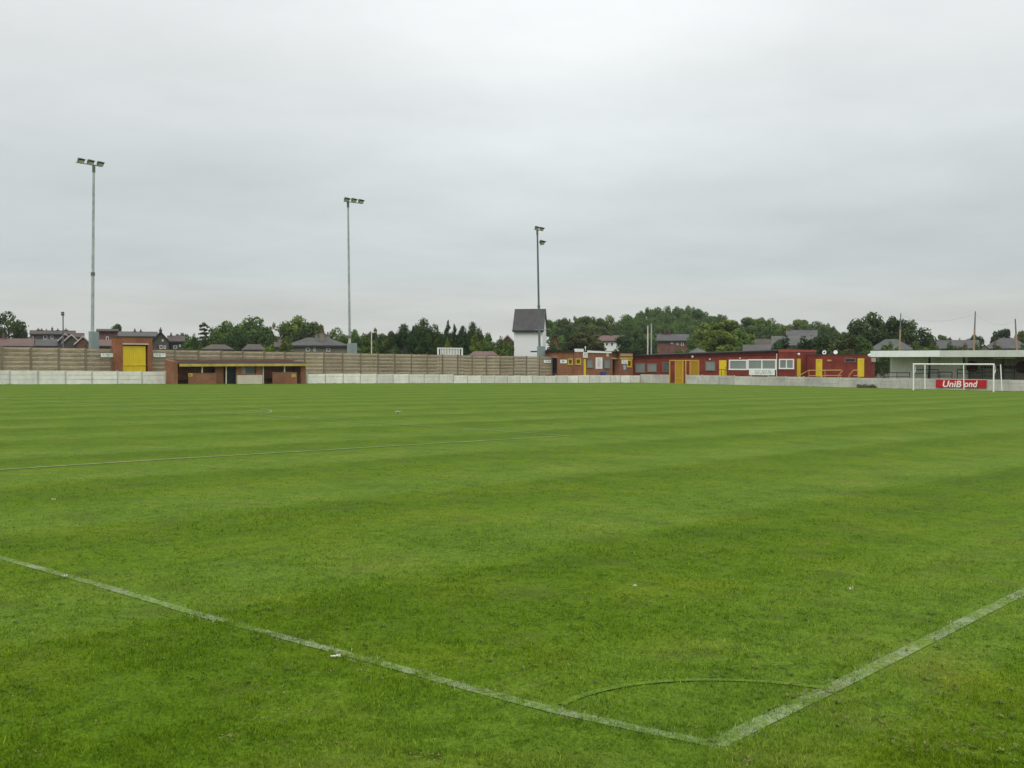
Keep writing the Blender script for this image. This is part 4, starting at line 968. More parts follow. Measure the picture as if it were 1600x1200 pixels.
# heap of dry weeds against the end wall
rg = np.random.default_rng(3); y0, y1, z0, z1 = fx(1340, 1367.5, 600.8, 607, XE-.5); n = 2600
Pw = np.stack([XE-.5+rg.normal(0, .16, n), rg.uniform(y0, y1, n), np.zeros(n)], 1); hh = (z1-z0)*(.55+.45*np.sin((Pw[:, 1]-y0)/(y1-y0)*PI*2.6)**2)
zb_ = Hf(XE-.5, (y0+y1)/2); bz_ = zb_+rg.random(n)*hh*.7; az = rg.uniform(0, 2*PI, n); Bv = np.stack([Pw[:, 0], Pw[:, 1], bz_], 1); sd_ = np.stack([np.sin(az)*.03, np.cos(az)*.03, np.zeros(n)], 1)
tp_ = Bv+np.stack([np.cos(az)*.12, np.sin(az)*.16, hh*.35*rg.random(n)+.03], 1)
tag(np_mesh('weed_heap', np.stack([Bv-sd_, Bv+sd_, tp_], 1)-np.array([XE-.5, (y0+y1)/2, zb_]), 3, 'weeds', loc=(XE-.5, (y0+y1)/2, zb_)), 'grey brown heap of dry weeds against the end wall left of the goal', 'weeds')

# ------------------------------------------------------------------ background houses
def house(label, u0, u1, ve, vr, dep, wall, roof, orient='side', dm=8.0, windows=(), chimneys=(), verge=None, yaw=0.0, group='houses beyond the ground', name='house', hip=0.0, frame='white_paint', pane='pane_dark', cat='house', cmat=None):
    pc = at((u0+u1)/2, 563, dep); ct = math.cos(math.atan(((u0+u1)/2-800)/FPX)); px_ = dep/FPX*ct; wd = (u1-u0)*px_
    fwd = np.array([pc[0]-CAM[0], pc[1]-CAM[1], 0]); fwd /= np.linalg.norm(fwd); RH = np.array([fwd[1], -fwd[0], 0])
    ze, zr = at(800, ve, dep)[2], at(800, vr, dep+(dm/2 if orient == 'side' else 0))[2]
    zg_ = min(Hf(pc[0], pc[1]), Hf(pc[0]+dm*fwd[0], pc[1]+dm*fwd[1]), Hf(pc[0]+wd/2*RH[0], pc[1]+wd/2*RH[1]), Hf(pc[0]-wd/2*RH[0], pc[1]-wd/2*RH[1]))-.4
    T = thing(name, (pc[0], pc[1], zg_+.4), label, cat, group)
    M = Matrix(((RH[0], fwd[0], 0, pc[0]), (RH[1], fwd[1], 0, pc[1]), (0, 0, 1, 0), (0, 0, 0, 1))) @ Matrix.Rotation(yaw, 4, 'Z')
    h = wd/2; W = lambda v: tuple(M @ Vector(v))
    def mk(vs, fs): return MB().add([W(v) for v in vs], fs)
    ov = .35; th = .16
    if orient == 'side':
        vs = [(-h, 0, zg_), (h, 0, zg_), (h, dm, zg_), (-h, dm, zg_), (-h, 0, ze), (h, 0, ze), (h, dm, ze), (-h, dm, ze), (-h+hip, dm/2, zr-th), (h-hip, dm/2, zr-th)]
        mk(vs, [(0, 1, 5, 4), (2, 3, 7, 6), (1, 2, 6, 9, 5), (3, 0, 4, 8, 7), (4, 5, 9, 8), (6, 7, 8, 9)]).build('wall', wall, T)
        sl_ = (zr-ze)/(dm/2); e = ze-ov*sl_+.03
        a = [(-h-ov*.6, -ov, e), (h+ov*.6, -ov, e), (h+ov*.6-hip, dm/2, zr+.03), (-h-ov*.6+hip, dm/2, zr+.03), (h+ov*.6, dm+ov, e), (-h-ov*.6, dm+ov, e)]
        b = [(x, y, z+th) for x, y, z in a]; vs = a+b
        fs = [(0, 1, 2, 3), (3, 2, 4, 5), (7, 6, 9, 8), (8, 9, 11, 10), (1, 0, 6, 7), (5, 4, 10, 11), (4, 2, 8, 10), (2, 1, 7, 8), (0, 3, 9, 6), (3, 5, 11, 9)]
        if hip: fs += [(1, 4, 2), (0, 3, 5), (7, 8, 10), (6, 11, 9)]
        R_ = mk(vs, fs).build('roof', roof, T); ridge_y = dm/2
    else:
        vs = [(-h, 0, zg_), (h, 0, zg_), (h, dm, zg_), (-h, dm, zg_), (-h, 0, ze), (h, 0, ze), (h, dm, ze), (-h, dm, ze), (0, 0, zr-th), (0, dm, zr-th)]
        mk(vs, [(0, 1, 5, 8, 4), (2, 3, 7, 9, 6), (1, 2, 6, 5), (3, 0, 4, 7)]).build('wall', wall, T)
        sl_ = (zr-ze)/h; e = ze-ov*sl_+.03
        a = [(-h-ov, -ov, e), (0, -ov, zr+.03), (h+ov, -ov, e), (-h-ov, dm+ov, e), (0, dm+ov, zr+.03), (h+ov, dm+ov, e)]; b = [(x, y, z+th) for x, y, z in a]; vs = a+b
        R_ = mk(vs, [(0, 1, 4, 3), (1, 2, 5, 4), (7, 6, 9, 10), (8, 7, 10, 11), (1, 0, 6, 7), (2, 1, 7, 8), (0, 3, 9, 6), (5, 2, 8, 11), (3, 4, 10, 9), (4, 5, 11, 10)]).build('roof', roof, T); ridge_y = 2.0
        if verge:
            q = .20; c_ = [(-h-ov, -ov-.05, e-.1), (0, -ov-.05, zr-.08), (h+ov, -ov-.05, e-.1), (-h-ov, -ov-.05, e+q), (0, -ov-.05, zr+q), (h+ov, -ov-.05, e+q)]; d_ = [(x, y+.045, z) for x, y, z in c_]
            mk(c_+d_, [(0, 1, 4, 3), (1, 2, 5, 4), (7, 6, 9, 10), (8, 7, 10, 11), (3, 4, 10, 9), (4, 5, 11, 10), (1, 0, 6, 7), (2, 1, 7, 8)]).build('bargeboard', verge, T)
    if orient == 'side': MB().obox(M, -h-ov*.5, h+ov*.5, -ov-.06, -ov-.003, e-.12, e+.10).build('gutter', 'dark_paint', R_)
    for (a0, a1, b0, b1) in windows:
        x0, x1 = (a0-(u0+u1)/2)*px_, (a1-(u0+u1)/2)*px_; z0, z1 = at(800, b1, dep)[2], at(800, b0, dep)[2]
        f_ = MB(); f_.obox(M, x0, x1, -.09, -.004, z0, z1); fo = f_.build('window', frame, T)
        wx = (x1-x0); q = MB(); k = 2 if wx > 1.2 else 1
        for i in range(k): q.obox(M, x0+wx*(i/k)+.10, x0+wx*((i+1)/k)-.08, -.11, -.094, z0+.12, z1-.10)
        q.build('pane', pane, fo)
    for (cu_, vt, wpx, *rest) in chimneys:
        cx = (cu_-(u0+u1)/2)*px_; hw = wpx*px_/2; cy = rest[0] if rest else ridge_y; zt_ = at(800, vt, dep+cy)[2]; z0 = (ze if orient == 'side' else ze)
        cm = MB().obox(M, cx-hw, cx+hw, cy-.45, cy+.45, z0, zt_-.35); cm.obox(M, cx-hw-.08, cx+hw+.08, cy-.53, cy+.53, zt_-.348, zt_-.25)
        co = cm.build('chimney', cmat or ('stone_dark' if wall.startswith('stone') else 'far_brick'), R_)
        np__ = max(1, int(hw*2/.5)); pm = MB()
        for i in range(np__):
            xx = cx-hw+(2*hw)*(i+.5)/np__; pm.tube([W((xx, cy, zt_-.25)), W((xx, cy, zt_+.15))], [.14, .11], 7)
        pm.build('chimney_pot', 'tile_red', co)
    return T
house('white rendered tall narrow house with steep dark slate roof behind the floodlight mast', 803, 848, 513.5, 484.8, 150, 'render_white', 'slate_dark', dm=4.6, name='white_house', windows=(), yaw=math.radians(-7), group=None)
# far left
house('pinkish red tiled roof bungalow at the left edge under the big tree', -12, 52, 541, 530.5, 185, 'far_brick', 'tile_purple', dm=7, chimneys=((6, 522, 6),))
house('long grey roofed terrace with row of chimneys and white windows', 48, 118, 522.5, 517.5, 255, 'stone_dark', 'slate_brown', dm=8, windows=((68, 74, 524, 530), (79.5, 83.5, 524, 529.5), (49, 53, 526.5, 531)), chimneys=((60, 513.5, 5), (65.5, 514, 4), (73, 515, 3), (82, 511.5, 3), (91, 514, 4), (104, 513.5, 6)), cmat='stone_dark')
house('dark grey roofed row standing lower in front of the long terrace', 52, 100, 541, 531.5, 215, 'stone_light', 'slate', dm=9)
for i, (a, b, ve, vr, lab, wl) in enumerate(((93, 112, 531, 522, 'left white edged dark gable among the left houses', 'stone_dark'), (99.5, 124, 534, 523.5, 'middle white edged dark gable, broadest of three', 'stone_dark'), (119, 141, 536, 526, 'red brick gable with white edge left of the grey cabinet', 'far_brick'))):
    house(lab, a, b, ve, vr, 212-8*i, wl, 'slate', 'gable', 9, verge='lintel', group='gabled houses at the left')
house('small dark roofed house behind the three gables', 112, 131, 527, 521.5, 250, 'stone_dark', 'slate_brown', dm=7, chimneys=((117.5, 519.5, 3),))
house('tall dark red brick house just left of the gateway', 152.5, 184, 518, 515.5, 205, 'far_brick', 'slate_brown', dm=8, windows=((166, 170, 526, 534),))
house('low red tiled roof in front of the tall brick house', 150, 180, 541, 532.5, 170, 'far_brick', 'tile_purple', dm=6)
house('grey slate roofed terrace with two chimneys behind the brick gateway', 184, 246, 526, 519.5, 215, 'stone_dark', 'slate', dm=8, chimneys=((211, 514.5, 3), (220.5, 515.5, 3)), cmat='stone_dark')
house('dark stone gabled villa with tall chimney right of the gateway', 238, 264, 533, 519, 190, 'stone_dark', 'slate', 'gable', 9, windows=((249.5, 254, 539.5, 545), (256, 259.5, 540, 545), (253, 256, 530.5, 533.5)), chimneys=((251.2, 513, 4.5),), cmat='stone_dark')
house('second dark stone villa, smaller, among the shrubs', 263, 288, 534, 526, 195, 'stone_dark', 'slate_brown', dm=8, windows=((271, 277, 540, 544.5), (280, 282.5, 538, 542)), chimneys=((267.5, 521, 3),), cmat='stone_dark')
house('low brown tiled roof with red end below the layered cedar', 317, 364, 547, 540.5, 140, 'far_brick', 'slate_brown', dm=6, hip=1.2)
house('low brown roof left of the rounded light green bush', 380, 414, 547.5, 540, 142, 'far_brick', 'slate_brown', dm=6, hip=.8)
house('stone villa with grey hipped roof and broad central chimney beside the middle floodlight', 447, 545, 540.5, 529.5, 168, 'stone', 'slate', dm=9, hip=3.4, windows=((510, 516, 544, 549), (478, 484, 543.5, 549), (490, 493, 542, 549)), chimneys=((503.5, 518, 9, 2.5), (495, 520.5, 5, 5), (513, 520, 7, 6)), cmat='stone')
house('grey chimneyed cottage behind the light green bush', 430, 447, 543, 536, 165, 'stone', 'slate_brown', dm=6, chimneys=((438, 528.5, 6),), cmat='stone_light')
house('low brown and red roof behind the fence right of the white railing', 735, 776, 556.5, 551.2, 140, 'far_brick', 'tile_purple', dm=5, hip=.6)
house('red brick gable with pale verge left of the white house', 783, 803, 534, 524, 210, 'far_brick', 'tile_red', 'gable', 8, verge='lintel')
# right hand side, on the hill
house('red tiled gable half hidden by trees right of the white house', 858, 876, 545, 523, 190, 'far_brick', 'tile_red', 'gable', 7)
house('house pair with dark red roof and white upper walls on the wooded hill', 928, 976.5, 533, 525.2, 265, 'white_paint', 'tile_purple', dm=8, windows=((946, 950, 535, 540.5), (954, 958, 535, 540.5), (964.5, 968, 533.5, 541), (972, 975, 534, 541)), chimneys=((938, 522, 3), (955, 522, 3)))
house('brick house with grey slate roof and two chimneys below the hill wood', 1027, 1075, 532.5, 523.5, 235, 'far_brick', 'slate', dm=8, windows=((1048, 1052, 535, 537.5), (1057, 1060.5, 535.5, 539), (1064, 1068, 535, 540)), chimneys=((1038, 519.5, 5), (1045.5, 517, 3), (1054.5, 521, 3)))
house('low grey roof in front of the big textured tree', 1078, 1104, 552, 545, 150, 'stone_light', 'slate_green', dm=6, hip=1.5)
house('upper grey roofed row right of the big textured tree', 1168, 1220, 540, 531, 215, 'far_brick', 'slate_brown', dm=8, chimneys=((1205, 528, 4),))
house('lower grey roof just above the clubhouse roof', 1162, 1216, 551, 540.5, 165, 'stone', 'slate', dm=8)
house('far grey slate roof high on the right with brick gable end', 1229, 1276, 527, 517, 255, 'far_brick', 'slate', dm=9, chimneys=((1232, 514, 4),))
house('long greenish slate roofed house with brick end behind the red wing', 1206, 1270, 540, 526.5, 200, 'far_brick', 'slate_green', dm=10, chimneys=((1268, 525, 5),))
house('greenish grey roofed house behind the left part of the stand', 1357, 1428, 547, 531.5, 190, 'stone', 'slate_green', dm=9, hip=3, chimneys=((1412, 530, 5),))
house('grey roofed terrace behind the middle of the stand', 1440, 1528, 545, 533, 205, 'stone', 'slate', dm=9)
house('grey slate roofed house behind the right part of the stand', 1534, 1612, 545, 530, 175, 'stone', 'slate', dm=10, hip=3.0, chimneys=((1591, 527, 5), (1560, 528, 4)), windows=())
house('small beige gable peeping over the stand roof', 1531, 1545, 547, 540, 150, 'lintel', 'slate_brown', 'gable', 5)

# ------------------------------------------------------------------ trees
def leaf_cloud(rg, blobs, n, size, flat=1.0):
    """leaf clumps spread through overlapping blobs; returns faces and a tint per face"""
    wts = np.array([b[3]*b[4] for b in blobs]); idx = rg.choice(len(blobs), n, p=wts/wts.sum())
    Bc = np.array([b[:3] for b in blobs])[idx]; Br = np.array([(b[3], b[3], b[4]) for b in blobs])[idx]
    d = rg.normal(0, 1, (n, 3)); d /= np.linalg.norm(d, axis=1)[:, None]
    rad = rg.uniform(.25, 1.0, n)**.45*(1+rg.normal(0, .07, n)); c = Bc+d*Br*rad[:, None]
    nrm = d+rg.normal(0, .55, (n, 3)); nrm[:, 2] = nrm[:, 2]*flat+.25; nrm /= np.linalg.norm(nrm, axis=1)[:, None]
    a = np.cross(nrm, rg.normal(0, 1, (n, 3))); a /= np.linalg.norm(a, axis=1)[:, None]; b = np.cross(nrm, a)
    s = size*rg.uniform(.5, 1.35, n)[:, None]; k = rg.uniform(.45, .9, (n, 1))
    V = np.stack([c-a*s*.5, c+b*s*.5*k+nrm*s*.1, c+a*s*.5, c-b*s*.5*k+nrm*s*.1], 1)
    btint = rg.uniform(.12, .8, len(blobs))[idx]; tint = np.clip(btint+rg.normal(0, .13, n), 0, 1)
    return V, tint
def limbs(m, rg, h, blobs, r0):
    m.tube([(0, 0, 0), (rg.normal(0, .1), rg.normal(0, .1), h*.35), (rg.normal(0, .2), rg.normal(0, .2), h*.75)], [r0, r0*.7, r0*.2], 8)
    for b in blobs[:9]:
        z0 = h*rg.uniform(.15, .45); m.tube([(0, 0, z0), (b[0]*.5, b[1]*.5, (z0+b[2])/2+.2), (b[0]*.95, b[1]*.95, b[2])], [r0*.45, r0*.28, r0*.08], 6)
PROTO = {}
def proto(kind, seed):
    rg = np.random.default_rng(seed); bl = []
    h, rr_ = 12.0, 5.0
    if kind.startswith('round'):
        for k in range(26):
            th = rg.uniform(0, 2*PI); el = rg.uniform(-.25, 1); q = math.sqrt(max(0, 1-min(1, abs(el))**2))*rg.uniform(.45, .8)
            bl.append((math.cos(th)*q*rr_, math.sin(th)*q*rr_, h*.50+el*h*.36*rg.uniform(.8, 1.05), rg.uniform(1.1, 2.0), rg.uniform(.9, 1.5)))
        for k in range(8):
            th = rg.uniform(0, 2*PI); bl.append((math.cos(th)*rr_*.6, math.sin(th)*rr_*.6, h*rg.uniform(.18, .34), 1.6, 1.2))
        n, size = 5200, .55
    elif kind.startswith('domed'):
        for k in range(34):
            th = rg.uniform(0, 2*PI); q = math.sqrt(rg.random())*.85; top = math.sqrt(1-q*q)
            bl.append((math.cos(th)*q*rr_, math.sin(th)*q*rr_, h*(.30+.58*top*rg.uniform(.55, 1)), rg.uniform(.9, 1.5), rg.uniform(.7, 1.1)))
        n, size = 5600, .5
    elif kind.startswith('conifer'):
        for k in range(30):
            f = k/29; q = (1-f)**.85*rr_*.62; th = rg.uniform(0, 2*PI)
            bl.append((math.cos(th)*q*.55, math.sin(th)*q*.55, h*(.06+.90*f), q*.62+.22, .55+(1-f)*.3))
        n, size = 4200, .45
    elif kind == 'cedar':
        for k in range(9):
            f = k/8; q = (1-.5*f)*rr_*(.8+.2*(k % 2)); zz = h*(.36+.58*f)
            for j in range(11): th = rg.uniform(0, 2*PI); e = rg.uniform(.05, .92); bl.append((math.cos(th)*q*e, math.sin(th)*q*e, zz+rg.normal(0, .10)-e*.25, rg.uniform(.5, .95), .17))
        bl.append((0, 0, h*.97, .9, .3)); n, size = 5200, .42
    elif kind == 'sparse':
        for k in range(15):
            th = rg.uniform(0, 2*PI); q = rg.uniform(.2, .85); bl.append((math.cos(th)*q*rr_, math.sin(th)*q*rr_, h*rg.uniform(.42, .92), rg.uniform(.6, 1.2), rg.uniform(.5, .9)))
        n, size = 1500, .5
    elif kind == 'poplar':
        for k in range(20):
            f = k/19; q = rr_*.5*math.sin(PI*min(1, .12+f*.88))**.7; th = rg.uniform(0, 2*PI); bl.append((math.cos(th)*q*.4, math.sin(th)*q*.4, h*(.1+.86*f), q*.6+.2, .9))
        n, size = 3000, .45
    else:                                                       # bush
        for k in range(34):
            th = rg.uniform(0, 2*PI); q = math.sqrt(rg.random())*.9; bl.append((math.cos(th)*q*rr_, math.sin(th)*q*rr_, h*(.1+.76*(1-q**4)*rg.uniform(.45, 1)), rg.uniform(.8, 1.5), rg.uniform(.9, 1.7)))
        n, size = 4800, .55
    V, tint = leaf_cloud(rg, bl, n, size, .6 if kind == 'cedar' else 1.0)
    zmax = np.quantile(V[:, :, 2], .997); rmax = np.quantile(np.abs(V[:, :, 0]), .985)
    m = MB(); limbs(m, rg, h, bl, .28 if kind != 'bush' else .12)
    return V, tint, m, zmax, rmax
KINDS = {'round_a': 21, 'round_b': 22, 'round_c': 23, 'domed_a': 24, 'domed_b': 25, 'conifer_a': 26, 'conifer_b': 27, 'cedar': 28, 'sparse': 29, 'poplar': 30, 'bush': 31}
for k_, sd in KINDS.items():
    PROTO[k_] = proto(k_, sd)
DATA = {}
def tree(kind, leaf, u, vt, hw, dep, label, cat='tree', group='trees beyond the ground', name=None):
    V, tint, m, zmax, rmax = PROTO[kind]; key = (kind, leaf)
    p_ = at(u, 563, dep); zg_ = Hf(p_[0], p_[1]); ztop = at(u, vt, dep)[2]
    name = name or ('bush' if kind == 'bush' else 'conifer_tree' if kind.startswith('conifer') else 'cedar_tree' if kind == 'cedar' else 'broadleaf_tree')
    T = thing(name, (p_[0], p_[1], zg_), label, cat, group)
    if key not in DATA:
        co = np_mesh('crown', V, 4, leaf, tint, T); to_ = m.build('trunk', 'bark', None); to_.parent = T; to_.location = (0, 0, 0)
        DATA[key] = (co.data, to_.data); obs = (co, to_)
    else:
        obs = []
        for nm, d_ in zip(('crown', 'trunk'), DATA[key]):
            o = bpy.data.objects.new(nm, d_); COL.objects.link(o); o.parent = T; obs.append(o)
    sx = hw*dep/FPX/rmax; sz = (ztop-zg_)/zmax
    rr = random.Random(int(u*7+vt*13)); rz = rr.uniform(0, 2*PI)
    for o in obs: o.scale = (sx, sx, sz); o.rotation_euler = (0, 0, rz)
    return T
TREES = [
 # left part
 ('round_a', 'leaf_dark', 14, 489, 28, 215, 'big dark tree at the left edge above the red roof'),
 ('bush', 'leaf_dark', 44, 519, 12, 210, 'small dark bush to the right of the big left edge tree'),
 ('domed_a', 'leaf_dark', 182, 507, 13, 240, 'small round tree between the brick house and the grey terrace roof'),
 ('bush', 'leaf_mid', 132, 540, 8, 160, 'small green bush below the red brick gable'),
 ('domed_b', 'leaf_copper', 281, 521, 13, 235, 'dull round tree behind the second stone villa'),
 ('bush', 'leaf_mid', 300, 525, 17, 180, 'green shrubs right of the stone villas'),
 ('bush', 'leaf_dark', 331, 528, 18, 182, 'dark shrub under the layered cedar'),
 ('cedar', 'leaf_dark', 319, 504.5, 14, 200, 'layered cedar with open sky between its tiers'),
 ('round_b', 'leaf_mid', 351, 502.5, 23, 200, 'mid green round tree right of the cedar'),
 ('round_c', 'leaf_mid', 394, 496.5, 30, 215, 'tall broad green tree, highest between cedar and stone villa'),
 ('round_a', 'leaf_dark', 372, 514, 24, 178, 'dark lower tree in front of the tall broad green tree'),
 ('bush', 'leaf_dark', 412, 520, 26, 180, 'dark bushy growth left of the grey chimneyed cottage'),
 ('sparse', 'leaf_olive', 434, 504.5, 12, 235, 'thin greyish tree top left of the tallest crown'),
 ('round_b', 'leaf_mid', 464, 494.5, 27, 225, 'tallest green crown behind the stone villa'),
 ('round_c', 'leaf_dark', 482, 505, 26, 205, 'dark green tree directly behind the villa roof'),
 ('domed_a', 'leaf_olive', 497, 504, 14, 230, 'olive tree above the villa chimneys'),
 ('bush', 'leaf_light', 437, 533.5, 27, 135, 'rounded light green clipped bush in front of the villa', 'bush'),
 ('round_a', 'leaf_mid', 527, 513.5, 20, 215, 'green tree just left of the middle floodlight'),
 ('round_b', 'leaf_mid', 555, 516, 15, 215, 'green tree just right of the middle floodlight'),
 ('bush', 'leaf_mid', 573, 525, 24, 160, 'green bush behind the thin white pole'),
 ('sparse', 'leaf_copper', 581, 512.5, 11, 200, 'thin brownish tree top behind the thin white pole'),
 ('bush', 'leaf_dark', 607, 526, 20, 150, 'dark bush where the conifers begin'),
 ('round_b', 'leaf_dark', 608, 520, 11, 170, 'small dark tree at the left end of the conifer group'),
 ('round_c', 'leaf_conifer', 629, 507.5, 17, 155, 'dark dense tree, leftmost tall one of the group'),
 ('round_c', 'leaf_dark', 658, 499.5, 17, 165, 'dark rounded tree topping the conifer group'),
 ('conifer_a', 'leaf_conifer', 646, 512, 18, 148, 'broad dark conifer below the rounded tree'),
 ('round_a', 'leaf_conifer', 677, 508, 16, 160, 'dark shaggy tree left of the two spires'),
 ('conifer_b', 'leaf_conifer', 664, 516, 18, 142, 'dark conifer in front of the shaggy tree'),
 ('conifer_a', 'leaf_conifer', 700, 503.5, 17, 150, 'taller dark spire above the white railing'),
 ('conifer_b', 'leaf_conifer', 710, 509, 15, 152, 'shorter dark spire right of the taller one'),
 ('conifer_a', 'leaf_conifer', 684, 518, 15, 140, 'dark conifer behind the left end of the white railing'),
 ('poplar', 'leaf_light', 699, 530, 9, 134, 'small yellowish green shrub behind the white railing', 'shrub'),
 ('round_b', 'leaf_conifer', 722, 510.5, 13, 158, 'dark tree right of the two spires'),
 ('round_c', 'leaf_dark', 742, 505, 15, 170, 'dark rounded tree rightmost of the conifer group'),
 ('conifer_b', 'leaf_conifer', 727, 520, 15, 143, 'dark conifer below the rightmost rounded tree'),
 ('poplar', 'leaf_light', 743, 519, 10, 152, 'slim light green tree with yellowish edge', 'tree'),
 ('bush', 'leaf_mid', 762, 527, 17, 150, 'green shrubs right of the slim light tree'),
 ('bush', 'leaf_mid', 787, 529, 18, 145, 'green bushes against the left side of the white house'),
 ('bush', 'leaf_blue', 617, 541, 10, 128, 'pale bluish shrub poking over the fence', 'shrub'),
 ('bush', 'leaf_blue', 631, 543.5, 7, 128, 'second smaller pale bluish shrub poking over the fence', 'shrub'),
 # behind and right of the white house
 ('bush', 'leaf_mid', 866, 536, 18, 160, 'green bush at the right foot of the white house'),
 ('domed_a', 'leaf_mid', 861, 500.5, 17, 330, 'round tree top at the left end of the hill skyline'),
 ('domed_b', 'leaf_dark', 881, 497.5, 19, 340, 'second round tree top along the hill skyline'),
 ('sparse', 'leaf_dark', 897, 494, 9, 345, 'thin tree top rising on the left hill skyline'),
 ('domed_a', 'leaf_mid', 912, 494.5, 19, 345, 'round tree top behind the copper tree'),
 ('domed_b', 'leaf_mid', 933, 496, 19, 350, 'broad tree top above the hill house pair'),
 ('round_a', 'leaf_mid', 950, 493.5, 18, 350, 'taller round tree top right above the hill house pair'),
 ('round_c', 'leaf_dark', 884, 514, 26, 270, 'dark tree below the left hill skyline'),
 ('round_b', 'leaf_mid', 877, 525, 16, 225, 'mid green tree beside the red tiled gable'),
 ('domed_b', 'leaf_copper', 913, 517, 32, 205, 'broad dull copper green tree left of the hill house pair'),
 ('round_c', 'leaf_dark', 945, 512, 34, 330, 'dark tree behind the roof of the hill house pair'),
 ('round_a', 'leaf_mid', 981, 492.5, 20, 345, 'tall tree right of the notch in the hill skyline'),
 ('round_b', 'leaf_dark', 990, 517, 26, 215, 'dark dense tree between hill house pair and the two poles'),
 ('round_c', 'leaf_dark', 1008, 528, 22, 185, 'dark tree behind the pair of poles'),
 ('bush', 'leaf_dark', 968, 540, 12, 200, 'dark bush below the hill house pair'),
 ('bush', 'leaf_mid', 1080, 531, 24, 200, 'green bush right of the brick house'),
 ('domed_a', 'leaf_light', 1128, 501, 46, 215, 'broad light green tree behind the clubhouse roof'),
 ('domed_b', 'leaf_light', 1121, 516, 33, 165, 'nearest big textured olive green tree behind the clubhouse'),
 ('round_b', 'leaf_mid', 1152, 514, 24, 195, 'mid green tree at the right side of the textured tree'),
 ('domed_a', 'leaf_mid', 1170, 496.5, 20, 350, 'round tree top right of the hill wood'),
 ('domed_b', 'leaf_mid', 1187, 497, 19, 350, 'round tree top behind the upper grey roofed row'),
 ('round_a', 'leaf_mid', 1206, 498.5, 19, 340, 'tree top left of the far grey slate roof'),
 ('round_b', 'leaf_light', 1225, 509, 17, 320, 'lighter tree beside the far grey slate roof'),
 ('domed_a', 'leaf_mid', 1248, 499.5, 22, 345, 'broad tree behind the far grey slate roof'),
 ('round_c', 'leaf_mid', 1280, 503, 18, 340, 'tree right of the far grey slate roof'),
 ('sparse', 'leaf_mid', 1301, 505.5, 13, 300, 'thin open tree with sky showing left of the big dark tree'),
 ('bush', 'leaf_conifer', 1223, 527.5, 30, 150, 'dark conifer hedge clump behind the red wing, left'),
 ('bush', 'leaf_conifer', 1253, 528.5, 30, 150, 'dark conifer hedge clump behind the red wing, right'),
 ('bush', 'leaf_conifer', 1284, 527, 24, 156, 'dark hedge clump just right of the red wing'),
 ('bush', 'leaf_dark', 1297, 524.5, 32, 150, 'dark shrubs above the ring shaped dish'),
 ('bush', 'leaf_olive', 1322, 524.5, 34, 148, 'olive shrubs above the solid white dish'),
 ('bush', 'leaf_mid', 1347, 528.5, 32, 146, 'green shrubs left of the stand roof end'),
 ('round_c', 'leaf_dark', 1322, 520, 26, 205, 'dark low tree left under the big dark tree'),
 ('round_b', 'leaf_dark', 1359, 489.5, 30, 200, 'biggest dark spreading tree above the stand roof end'),
 ('domed_b', 'leaf_dark', 1396, 496.5, 28, 198, 'dark tree behind the left timber pole'),
 ('round_a', 'leaf_dark', 1426, 502, 31, 196, 'dark broad tree sloping down to the right of the left timber pole'),
 ('bush', 'leaf_dark', 1376, 512, 44, 215, 'dark undergrowth beneath the big dark trees'),
 ('domed_a', 'leaf_mid', 1471, 523.5, 10, 330, 'small distant round tree left of the middle timber pole'),
 ('domed_b', 'leaf_dark', 1484, 527.5, 6, 330, 'smallest distant tree left of the middle timber pole'),
 ('bush', 'leaf_dark', 1497, 530, 8, 320, 'low distant bush left of the middle timber pole'),
 ('domed_b', 'leaf_dark', 1523, 524, 17, 260, 'distant dark tree behind the middle timber pole'),
 ('domed_a', 'leaf_dark', 1567, 514.5, 19, 245, 'flat topped dark tree between middle and right timber poles'),
 ('domed_b', 'leaf_dark', 1600, 515.5, 15, 245, 'dark tree at the right edge behind the leaning pole'),
 ('bush', 'leaf_dark', 1381, 548, 16, 136, 'dark shrub in the gap between the red block and the stand'),
 ('bush', 'leaf_mid', 1395, 537, 22, 138, 'green shrub behind the stand, left of its left pole'),
 ('bush', 'leaf_mid', 1433, 537, 20, 138, 'green shrub behind the stand, right of its left pole'),
 ('bush', 'leaf_light', 1452, 537.5, 18, 138, 'lighter shrub behind the stand below the sloping dark tree'),
 ('bush', 'leaf_mid', 1477, 538, 24, 138, 'green shrub behind the stand left of the middle pole'),
 ('bush', 'leaf_olive', 1509, 539, 20, 138, 'olive shrub behind the stand just left of the middle pole'),
 ('bush', 'leaf_mid', 1530, 538.5, 15, 138, 'green shrub behind the stand just right of the middle pole'),
 ('bush', 'leaf_olive', 1556, 538, 17, 138, 'olive shrub behind the stand right of the beige gable'),
 ('bush', 'leaf_mid', 1597, 539, 22, 138, 'green shrub behind the stand at the right edge'),
]
for row in TREES:
    k_, lf, u, vt, hw, dep, lab = row[:7]; tree(k_, lf, u, vt, hw, dep, lab, row[7] if len(row) > 7 else ('bush' if k_ == 'bush' else 'tree'))

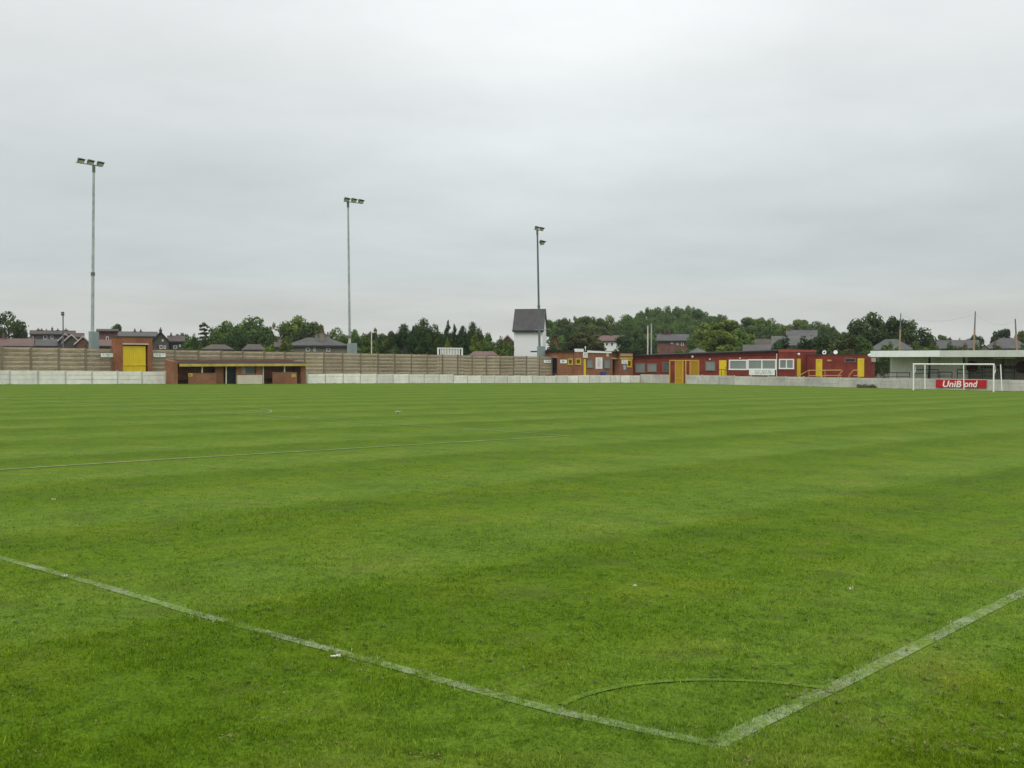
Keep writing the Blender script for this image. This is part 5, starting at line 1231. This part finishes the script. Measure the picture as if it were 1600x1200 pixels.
# wood on the hill and far tree belt: read as one mass
def wood(name, label, spec, leaf, seed):
    rg = np.random.default_rng(seed); Vs, Ts = [], []; c0 = None
    for (u, vt, hw, dep) in spec:
        k_ = rg.choice(['round_a', 'round_b', 'round_c', 'domed_a', 'domed_b']); V, tint, m, zmax, rmax = PROTO[k_]
        p_ = at(u, 563, dep); zg_ = Hf(p_[0], p_[1]); ztop = at(u, vt, dep)[2]; a = rg.uniform(0, 2*PI); ca, sa = math.cos(a), math.sin(a); s = hw*dep/FPX/rmax; sz = max(.4, (ztop-zg_)/zmax)
        if c0 is None: c0 = np.array([p_[0], p_[1], zg_])
        Vi = np.stack([(V[..., 0]*ca-V[..., 1]*sa)*s, (V[..., 0]*sa+V[..., 1]*ca)*s, V[..., 2]*sz], -1)+np.array([p_[0], p_[1], zg_])-c0
        Vs.append(Vi); Ts.append(np.clip(tint*.8+rg.uniform(-.1, .25), 0, 1))
    o = np_mesh(name, np.concatenate(Vs), 4, leaf, np.concatenate(Ts), loc=tuple(c0)); tag(o, label, 'woodland', kind='stuff')
sky_line = [(982, 493), (1000, 487), (1015, 481.5), (1030, 481), (1045, 479.5), (1060, 480), (1075, 478.5), (1088, 481), (1100, 488), (1113, 494), (1128, 496)]
spec = []
rw = random.Random(8)
for (u, v) in sky_line: spec.append((u, v, rw.uniform(12, 17), rw.uniform(420, 460)))
for vv, dd in ((497, 400), (510, 370), (522, 340)):
    u = 985
    while u < 1135: spec.append((u, vv+rw.uniform(-5, 4), rw.uniform(14, 20), dd+rw.uniform(-15, 15))); u += rw.uniform(11, 17)
wood('hill_wood', 'dense mixed wood covering the hill right of centre', spec, 'leaf_mid', 51)
spec = []
for (ua, ub, vv, dd) in ((855, 985, 507, 390), (870, 985, 520, 330), (1120, 1310, 510, 380), (1140, 1330, 522, 300), (290, 620, 524, 250), (600, 765, 521, 182), (590, 800, 534, 176), (1270, 1345, 521, 260)):
    u = ua
    while u < ub: spec.append((u, vv+rw.uniform(-4, 4), rw.uniform(13, 19), dd+rw.uniform(-14, 14))); u += rw.uniform(12, 19)
wood('tree_belt', 'dark belt of distant trees and hedges filling gaps between the houses', spec, 'leaf_dark', 52)

# ------------------------------------------------------------------ thin haze in the air
m = bpy.data.materials.new('haze_air'); m.use_nodes = True; t = m.node_tree; t.nodes.clear()
o = t.nodes.new('ShaderNodeOutputMaterial'); v = t.nodes.new('ShaderNodeVolumePrincipled'); v.inputs['Color'].default_value = (.90, .95, 1.0, 1); v.inputs['Density'].default_value = .00012; v.inputs['Anisotropy'].default_value = .2
t.links.new(v.outputs[0], o.inputs['Volume']); MATS['haze_air'] = m
tag(MB().box(-1720, 1820, -1720, 1820, -3.2, 25).build('haze', 'haze_air'), kind='stuff')
